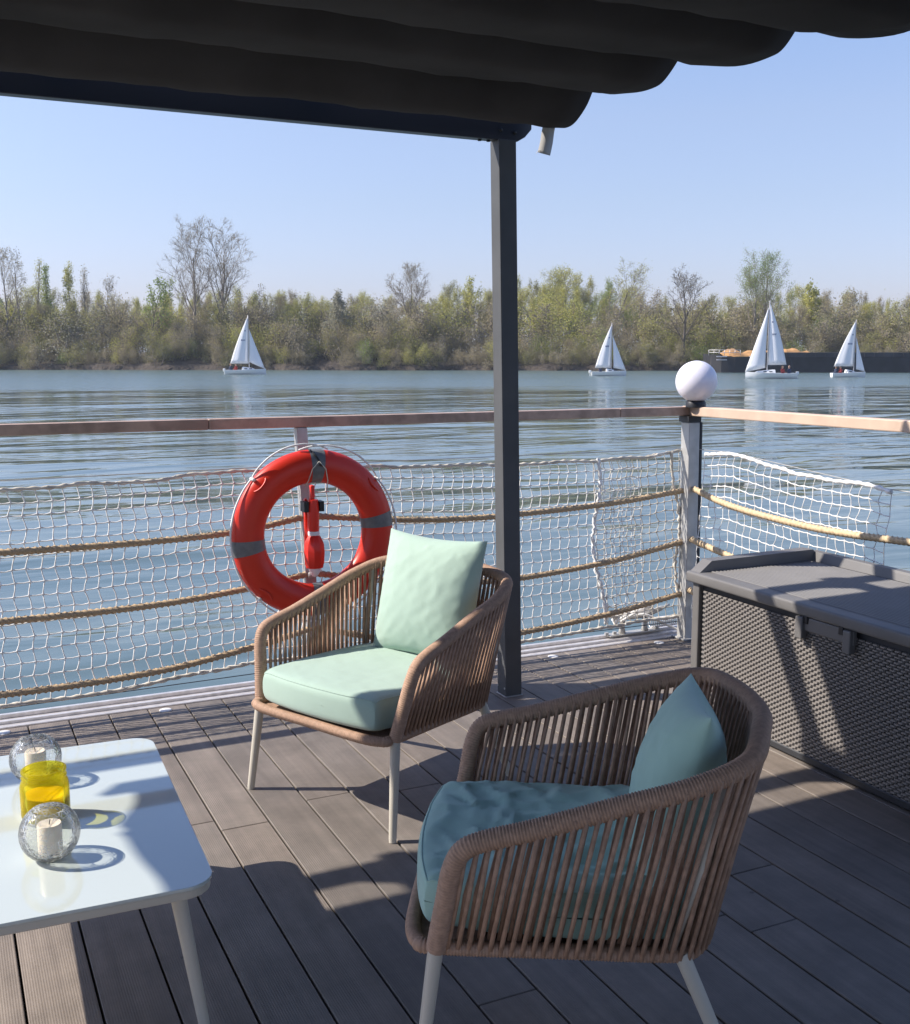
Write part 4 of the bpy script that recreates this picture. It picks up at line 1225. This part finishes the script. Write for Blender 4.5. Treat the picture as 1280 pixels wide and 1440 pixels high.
a = Acc(); n1 = 40; V = []
rgc = np.random.RandomState(6)
for i in range(n1):
    x = 2.0 + i * .31
    for j, (y, zf) in enumerate(((-2.0, 0), (-1.0, .75), (0, 1.0), (1.0, .75), (2.0, 0))):
        hgt = (.45 + .22 * math.sin(i * .5) + .12 * math.sin(i * 1.3)) * min(1, i / 3, (n1 - 1 - i) / 4)
        V.append((x, y, 1.95 + zf * (hgt + .35) + rgc.uniform(-.05, .05)))
F = [[i * 5 + j, (i + 1) * 5 + j, (i + 1) * 5 + j + 1, i * 5 + j + 1] for i in range(n1 - 1) for j in range(4)]
a.add(V, F); o = a.obj("sand_heap", M['cargo'], None, smooth=True); o.location = bo; o.rotation_euler = (0, 0, -R(YAW)); tag(o, "orange heap of sand loaded at the bow of the black barge", "sand heap")
a = Acc()
for k in range(7): a.add(*tube([(.25 + k * .62, -1.6 - .12 * k, 2.1), (.25 + k * .62, -1.6 - .12 * k, 2.75)], .03, 5))
a.add(*tube([(.25, -1.6, 2.75), (3.97, -2.3, 2.75)], .03, 5)); a.add(*tube([(.25, -1.6, 2.45), (3.97, -2.3, 2.45)], .03, 5))
a.obj("bow_railing", M['alu'], bg_)
for x_, w_ in ((1.1, 1.3), (5.2, 1.5)):
    for z_ in (1.95, 1.55):
        a = Acc(); a.add(*box((x_ + .5, -2.77, z_), (w_, .12, .11), .02, 1)); a.obj("fender_rail", M['alu'], bg_, smooth=False)

# ================================================================ TREES
def seg_mesh(segs, n_=3):
    """numpy: tapered prisms for a list of (p0,p1,r0,r1)"""
    A = np.array([s_[0] for s_ in segs]); B = np.array([s_[1] for s_ in segs]); r0 = np.array([s_[2] for s_ in segs]); r1 = np.array([s_[3] for s_ in segs])
    T = B - A; T /= np.linalg.norm(T, axis=1)[:, None] + 1e-9
    h = np.where(np.abs(T[:, 2:3]) < .9, [[0, 0, 1.]], [[1., 0, 0]])
    N = np.cross(T, h); N /= np.linalg.norm(N, axis=1)[:, None] + 1e-9; Bn = np.cross(T, N)
    V = np.zeros((len(A), 2 * n_, 3))
    for k in range(n_):
        a_ = 2 * math.pi * k / n_
        d = math.cos(a_) * N + math.sin(a_) * Bn
        V[:, k] = A + d * r0[:, None]; V[:, n_ + k] = B + d * r1[:, None]
    base = (np.arange(len(A)) * 2 * n_)[:, None, None]
    F = np.array([[k, (k + 1) % n_, n_ + (k + 1) % n_, n_ + k] for k in range(n_)])[None] + base
    return V.reshape(-1, 3), F.reshape(-1, 4)
def quad_mesh(C_, size, rg):
    n_ = len(C_)
    a_ = rg.normal(size=(n_, 3)); a_ /= np.linalg.norm(a_, axis=1)[:, None]
    b_ = np.cross(a_, rg.normal(size=(n_, 3))); b_ /= np.linalg.norm(b_, axis=1)[:, None]
    s_ = size * rg.uniform(.5, 1.3, (n_, 1))
    V = np.stack([C_ - a_ * s_ * 1.1, C_ - b_ * s_ * .55, C_ + a_ * s_ * 1.1, C_ + b_ * s_ * .55], 1)
    F = np.arange(n_ * 4).reshape(-1, 4)
    return V.reshape(-1, 3), F
def np_obj(name, V, F, mats, mi, parent=None, loc=None, smooth=False):
    me = bpy.data.meshes.new(name)
    nf = len(F)
    me.vertices.add(len(V)); me.vertices.foreach_set('co', np.ascontiguousarray(V, dtype=np.float32).ravel())
    me.loops.add(nf * 4); me.loops.foreach_set('vertex_index', np.ascontiguousarray(F, dtype=np.int32).ravel())
    me.polygons.add(nf); me.polygons.foreach_set('loop_start', np.arange(nf, dtype=np.int32) * 4)
    me.polygons.foreach_set('material_index', np.ascontiguousarray(mi, dtype=np.int32))
    for m_ in mats: me.materials.append(m_)
    me.update(calc_edges=True); me.validate()
    o = bpy.data.objects.new(name, me); COL.objects.link(o)
    if parent: o.parent = parent
    if loc is not None: o.location = loc
    return o

def grow(seed, Hh, style):
    """returns trunk segments, twig segments, tip points"""
    rg = random.Random(seed)
    trunk = []; twigs = []; tips = []
    P = dict(
        vase=dict(n=(9, 6, 5, 3), ang=(32, 34, 36, 40), lr=(.50, .50, .50, .55), start=.28, up=.35, wander=.09),
        tall=dict(n=(14, 6, 4, 3), ang=(40, 36, 38, 40), lr=(.36, .45, .5, .5), start=.22, up=.40, wander=.06),
        poplar=dict(n=(26, 5, 3, 0), ang=(24, 24, 30, 30), lr=(.30, .42, .5, .5), start=.10, up=.7, wander=.04),
        round=dict(n=(11, 6, 5, 3), ang=(50, 40, 42, 45), lr=(.44, .48, .5, .5), start=.32, up=.18, wander=.12),
        fan=dict(n=(10, 7, 6, 4), ang=(26, 30, 32, 34), lr=(.62, .48, .46, .5), start=.16, up=.30, wander=.07),
        wood=dict(n=(13, 6, 4, 2), ang=(34, 34, 36, 40), lr=(.50, .46, .5, .5), start=.12, up=.30, wander=.10),
        bush=dict(n=(8, 6, 4, 2), ang=(55, 45, 45, 50), lr=(.70, .50, .5, .5), start=.05, up=.15, wander=.18))[style]
    def vec_rot(d, ang, az):
        d = Vector(d).normalized(); o_ = d.orthogonal().normalized()
        o_.rotate(Matrix.Rotation(az, 3, d)); v = d.copy(); v.rotate(Matrix.Rotation(ang, 3, o_)); return v
    def branch(p, d, L_, r_, dep):
        ns = 5 if dep == 0 else (4 if dep == 1 else (3 if dep == 2 else 2))
        pts = [Vector(p)]; rad = [r_]; dd = Vector(d).normalized()
        for i in range(ns):
            dd = (dd + Vector((rg.gauss(0, 1), rg.gauss(0, 1), rg.gauss(0, 1))) * P['wander'] * (1 + dep * .5) + Vector((0, 0, P['up'] * .18 * (dep > 0)))).normalized()
            pts.append(pts[-1] + dd * L_ / ns); rad.append(r_ * (1 - .80 * (i + 1) / ns))
        for i in range(ns):
            (trunk if dep <= 1 else twigs).append((tuple(pts[i]), tuple(pts[i + 1]), rad[i], rad[i + 1]))
        if dep >= 3: tips.append(tuple(pts[-1])); tips.append(tuple(pts[1]))
        if dep < 4 and (dep < len(P['n'])):
            n_ = P['n'][dep]
            if n_ == 0: tips.append(tuple(pts[-1])); return
            az = rg.uniform(0, 6.28)
            for k in range(n_):
                f = P['start'] if dep == 0 else .25
                f = f + (1 - f) * (k + rg.uniform(.2, .8)) / n_
                i = min(ns - 1, int(f * ns)); q = pts[i].lerp(pts[i + 1], f * ns - i)
                az += 2.4 + rg.uniform(-.4, .4)
                dloc = (pts[i + 1] - pts[i]).normalized()
                an_ = R(P['ang'][dep] * rg.uniform(.7, 1.25) * (1 if dep else (1.15 - .5 * f)))
                ll = L_ * P['lr'][dep] * rg.uniform(.75, 1.15) * ((1.15 - .62 * f) if dep == 0 else (1.1 - .45 * f))
                if style == 'poplar' and dep == 0: ll = L_ * .26 * (1.1 - .8 * f)
                branch(q, vec_rot(dloc, an_, az), ll, max(.008, r_ * (1 - .8 * f) * .50), dep + 1)
    r0 = Hh * .016
    if style == 'bush':
        for k in range(4): branch((rg.uniform(-.4, .4), rg.uniform(-.4, .4), -.2), (rg.uniform(-.6, .6), rg.uniform(-.6, .6), 1), Hh * rg.uniform(.5, .75), r0 * .7, 1)
    elif style == 'vase':
        d0 = (rg.uniform(-.05, .05), 0, 1)
        branch((0, 0, -.3), d0, Hh * .78, r0, 0)
    else:
        branch((0, 0, -.3), (rg.uniform(-.05, .05), rg.uniform(-.05, .05), 1), Hh * .86, r0, 0)
    return trunk, twigs, np.array(tips)

def tree_arrays(seed, Hh, style, leafn, leafs, spread=1.0, twigr=1.0):
    tr, tw, tips = grow(seed, Hh, style)
    rg = np.random.RandomState(seed)
    z = np.array([max(s_[0][2], s_[1][2]) for s_ in tr + tw]).max()
    k = Hh / z
    sc = np.array([k * spread, k * spread, k])
    V1, F1 = seg_mesh(tr, 5); V2, F2 = seg_mesh([(a_, b_, max(.011, c_ * 1.0) * twigr, max(.008, d_) * twigr) for a_, b_, c_, d_ in tw], 3)
    idx = rg.randint(0, len(tips), leafn); C_ = tips[idx] + rg.normal(size=(leafn, 3)) * .30
    V3, F3 = quad_mesh(C_ * sc, leafs, rg)
    return V1 * sc, F1, V2 * sc, F2, V3, F3

def make_tree(name, px, Z, ztop_px, style, seed, label, leafm, leafn, leafs=.16, spread=1.0, barkm='bark', group=None, base=None, z0=None, twigr=1.0, cat='tree'):
    zb = 1.2 if z0 is None else z0
    top = 1.5 + (495 - ztop_px) / FH * Z
    Hh = top - zb
    loc = far(px, Z, zb)
    g = thing(name, label, cat, tuple(loc), random.Random(seed).uniform(0, 6), group)
    V1, F1, V2, F2, V3, F3 = tree_arrays(seed, Hh, style, leafn, leafs, spread, twigr)
    np_obj("trunk", V1, F1, [M[barkm]], np.zeros(len(F1)), g)
    V = np.vstack([V2, V3]); F = np.vstack([F2, F3 + len(V2)]); mi = np.concatenate([np.zeros(len(F2)), np.ones(len(F3))])
    np_obj("crown", V, F, [M[barkm], M[leafm]], mi, g)
    return g
TG = "trees standing out along the far bank"
make_tree("bare_tree", 280, 163, 306, 'fan', 11, "very tall bare tree left of the leftmost sailboat, left one of a pair", 'leaf_br', 16000, .036, 1.3, group=TG, twigr=1.7)
make_tree("bare_tree", 312, 166, 309, 'fan', 12, "very tall bare tree just above the leftmost sailboat, right one of a pair", 'leaf_br', 16000, .036, 1.3, group=TG, twigr=1.7)
make_tree("bare_tree", 8, 163, 352, 'vase', 13, "grey bare tree at the left edge of the picture", 'leaf_br', 900, .10, .8, group=TG)
make_tree("bare_tree", 30, 165, 352, 'tall', 14, "slender grey bare tree second from the left edge", 'leaf_br', 800, .10, .7, group=TG)
make_tree("poplar", 55, 167, 368, 'poplar', 15, "thin pale poplar third from the left edge", 'leaf_yg', 1300, .09, .8, group=TG)
make_tree("poplar", 70, 168, 376, 'poplar', 16, "narrow bright green poplar near the left edge", 'leaf_gr', 2600, .11, .7, group=TG)
make_tree("poplar", 101, 168, 374, 'tall', 17, "wider yellow green poplar right of the narrow green one", 'leaf_yg', 2600, .11, .55, group=TG)
make_tree("bare_tree", 125, 168, 378, 'poplar', 18, "thin bare tree right of the yellow green poplar", 'leaf_br', 900, .10, .8, group=TG)
make_tree("bare_tree", 158, 168, 388, 'vase', 19, "small forked bare tree between the poplars and the big pair", 'leaf_br', 500, .10, .7, group=TG)
make_tree("leafing_tree", 215, 160, 395, 'round', 20, "crooked green leafing tree left of the tall bare pair", 'leaf_gr', 1400, .15, .7, 'bark_dark', group=TG)
make_tree("bare_tree", 362, 160, 400, 'vase', 21, "dark forked bare tree right behind the leftmost sailboat", 'leaf_br', 300, .10, .8, 'bark_dark', group=TG)
make_tree("bare_tree", 582, 160, 372, 'fan', 27, "round headed bare tree left of the tall dark post", 'leaf_br', 9000, .04, 1.25, group=TG, twigr=1.5)
make_tree("leafing_tree", 785, 163, 376, 'round', 23, "broad yellow green tree right of the tall dark post", 'leaf_yg', 3500, .08, 1.05, group=TG)
make_tree("leafing_tree", 846, 164, 368, 'fan', 24, "tall loose tree above the second sailboat", 'leaf_yg', 2600, .08, 1.15, group=TG)
make_tree("bare_tree", 962, 150, 374, 'fan', 25, "reddish bare tree with wide open crown behind the globe lamp", 'leaf_br', 1500, .06, 1.25, 'bark_dark', group=TG, twigr=1.4)
make_tree("leafing_tree", 1056, 152, 352, 'fan', 26, "tall pale green leafing tree left of the largest sailboat mast", 'leaf_gr', 8000, .06, 1.1, group=TG)
make_tree("leafing_tree", 1076, 155, 356, 'fan', 27, "tall pale green leafing tree right behind the largest sailboat mast", 'leaf_gr', 7000, .06, 1.0, group=TG)
make_tree("leafing_tree", 1140, 165, 400, 'tall', 28, "yellow green tree between the two right hand sailboats", 'leaf_yg', 3000, .15, .75, group=TG)
make_tree("bare_tree", 1212, 160, 405, 'round', 29, "brown round bare tree above the rightmost sailboat", 'leaf_br', 1500, .11, .85, group=TG)
make_tree("bare_tree", 915, 166, 408, 'vase', 30, "brown bare tree between the second sailboat and the globe lamp", 'leaf_br', 700, .11, .9, group=TG)
make_tree("leafing_tree", 672, 164, 392, 'round', 31, "yellow green tree immediately left of the tall dark post", 'leaf_yg', 1800, .13, .7, group=TG)
make_tree("blossoming_shrub", 487, 158, 412, 'round', 32, "pale blossoming tree midway between the leftmost sailboat and the post", 'leaf_wh', 2600, .15, .8, group=TG)

# the wood behind: reads as one mass
def mass(name, items, mats_by_type, seed):
    rg = np.random.RandomState(seed)
    VV = []; FF = []; MI = []; nv = 0
    matl = ['bark', 'bark_dark', 'leaf_yg', 'leaf_ol', 'leaf_gr', 'leaf_br', 'leaf_wh']
    for (tpl, px, Z, zb, sc, sxy, lm) in items:
        V1, F1, V2, F2, V3, F3 = TPL[tpl]
        an_ = rg.uniform(0, 6.28); c_, s_ = math.cos(an_), math.sin(an_)
        Rm = np.array([[c_, s_, 0], [-s_, c_, 0], [0, 0, 1.]])
        S_ = np.array([sc * sxy, sc * sxy, sc])
        p0 = far(px, Z, zb)
        for V, F, m_ in ((V1, F1, 'bark' if rg.rand() < .6 else 'bark_dark'), (V2, F2, 'bark'), (V3, F3, lm)):
            VV.append((V * S_) @ Rm + p0); FF.append(F + nv); nv += len(V); MI.append(np.full(len(F), matl.index(m_)))
    return np_obj(name, np.vstack(VV), np.vstack(FF), [M[k] for k in matl], np.concatenate(MI))
TPL = {}
for k in range(4): TPL['t%d' % k] = tree_arrays(100 + k, 10, 'wood', 7000, .062, (.7, .85, .75, .65)[k], 1.5)
for k in range(2): TPL['p%d' % k] = tree_arrays(110 + k, 10, 'tall', 3600, .062, .55, 1.5)
for k in range(4): TPL['b%d' % k] = tree_arrays(120 + k, 4, 'bush', 3600, .068, 1.0, 1.7)
rw = random.Random(12)
skyl = lin([(-300, 420), (0, 408), (60, 412), (120, 414), (200, 418), (260, 412), (330, 410), (380, 404), (450, 416), (540, 414), (600, 412), (660, 398), (740, 392), (800, 388), (860, 398), (910, 420), (960, 415), (1010, 425), (1050, 418), (1110, 416), (1150, 408), (1200, 415), (1260, 420), (1500, 410), (1850, 425)])
items = []
for row, Z in ((0, 178), (1, 171), (2, 165)):
    px = -420 + row * 7
    while px < 1850:
        Zj = Z + rw.uniform(-3, 3)
        yt = skyl(px) + rw.uniform(-8, 14) + (2 - row) * 0 + row * 9
        Hh = 1.5 + (495 - yt) / FH * Zj - 1.6
        tpl = rw.choice(['t0', 't1', 't2', 't3', 'p0', 't0'] if row < 2 else ['t0', 't1', 't2', 't3'])
        
        lm = rw.choices(['leaf_yg', 'leaf_ol', 'leaf_br', 'leaf_gr'], [7, 2, 3 if px > 900 else 1.2, .6])[0]
        items.append((tpl, px, Zj, 1.6, Hh / 10, rw.uniform(.8, 1.2), lm))
        px += rw.uniform(15, 25)
tag(mass("distant_wood", items, None, 5), "hazy spring woodland of budding trees filling the far bank", "wood", kind='stuff')
items = []
for row in range(3):
    px = -420 + row * 5
    while px < 1850:
        Zj = shoreZ(px) + (1.3, 4.5, 8.5)[row] + rw.uniform(-.8, .8)
        Hh = (2.6, 4.2, 6.2)[row] * rw.uniform(.6, 1.25)
        if row == 0 and (230 < px < 320 or 440 < px < 490) and rw.random() < .8: px += 12; continue
        lm = rw.choices(['leaf_yg', 'leaf_ol', 'leaf_br', 'leaf_gr', 'leaf_wh'], [2.5, 4, 7, .5, .3])[0]
        items.append((rw.choice(['b0', 'b1', 'b2', 'b3']), px, Zj, (-.25, .4, .9)[row], Hh / 4, rw.uniform(.8, 1.15), lm))
        px += rw.uniform(10, 19)
tag(mass("bank_undergrowth", items, None, 6), "tangled olive and brown bushes along the foot of the far bank", "bushes", kind='stuff')

# ================================================================ HAZE
a = Acc(); a.add(*box((0, 1000, 19.5), (6600, 5600, 47), 0))
hz = a.obj("haze", None or M['rubber'], smooth=False); tag(hz, kind='stuff'); tag(hz, "thin pale haze over the river and woods", "haze")
hm = bpy.data.materials.new("pale_haze"); hm.use_nodes = True
for n_ in list(hm.node_tree.nodes): hm.node_tree.nodes.remove(n_)
_o = hm.node_tree.nodes.new("ShaderNodeOutputMaterial"); _v = hm.node_tree.nodes.new("ShaderNodeVolumePrincipled")
_v.inputs["Color"].default_value = (.78, .88, 1, 1); _v.inputs["Density"].default_value = .0003; _v.inputs["Anisotropy"].default_value = .2
hm.node_tree.links.new(_v.outputs[0], _o.inputs["Volume"])
hz.data.materials[0] = hm
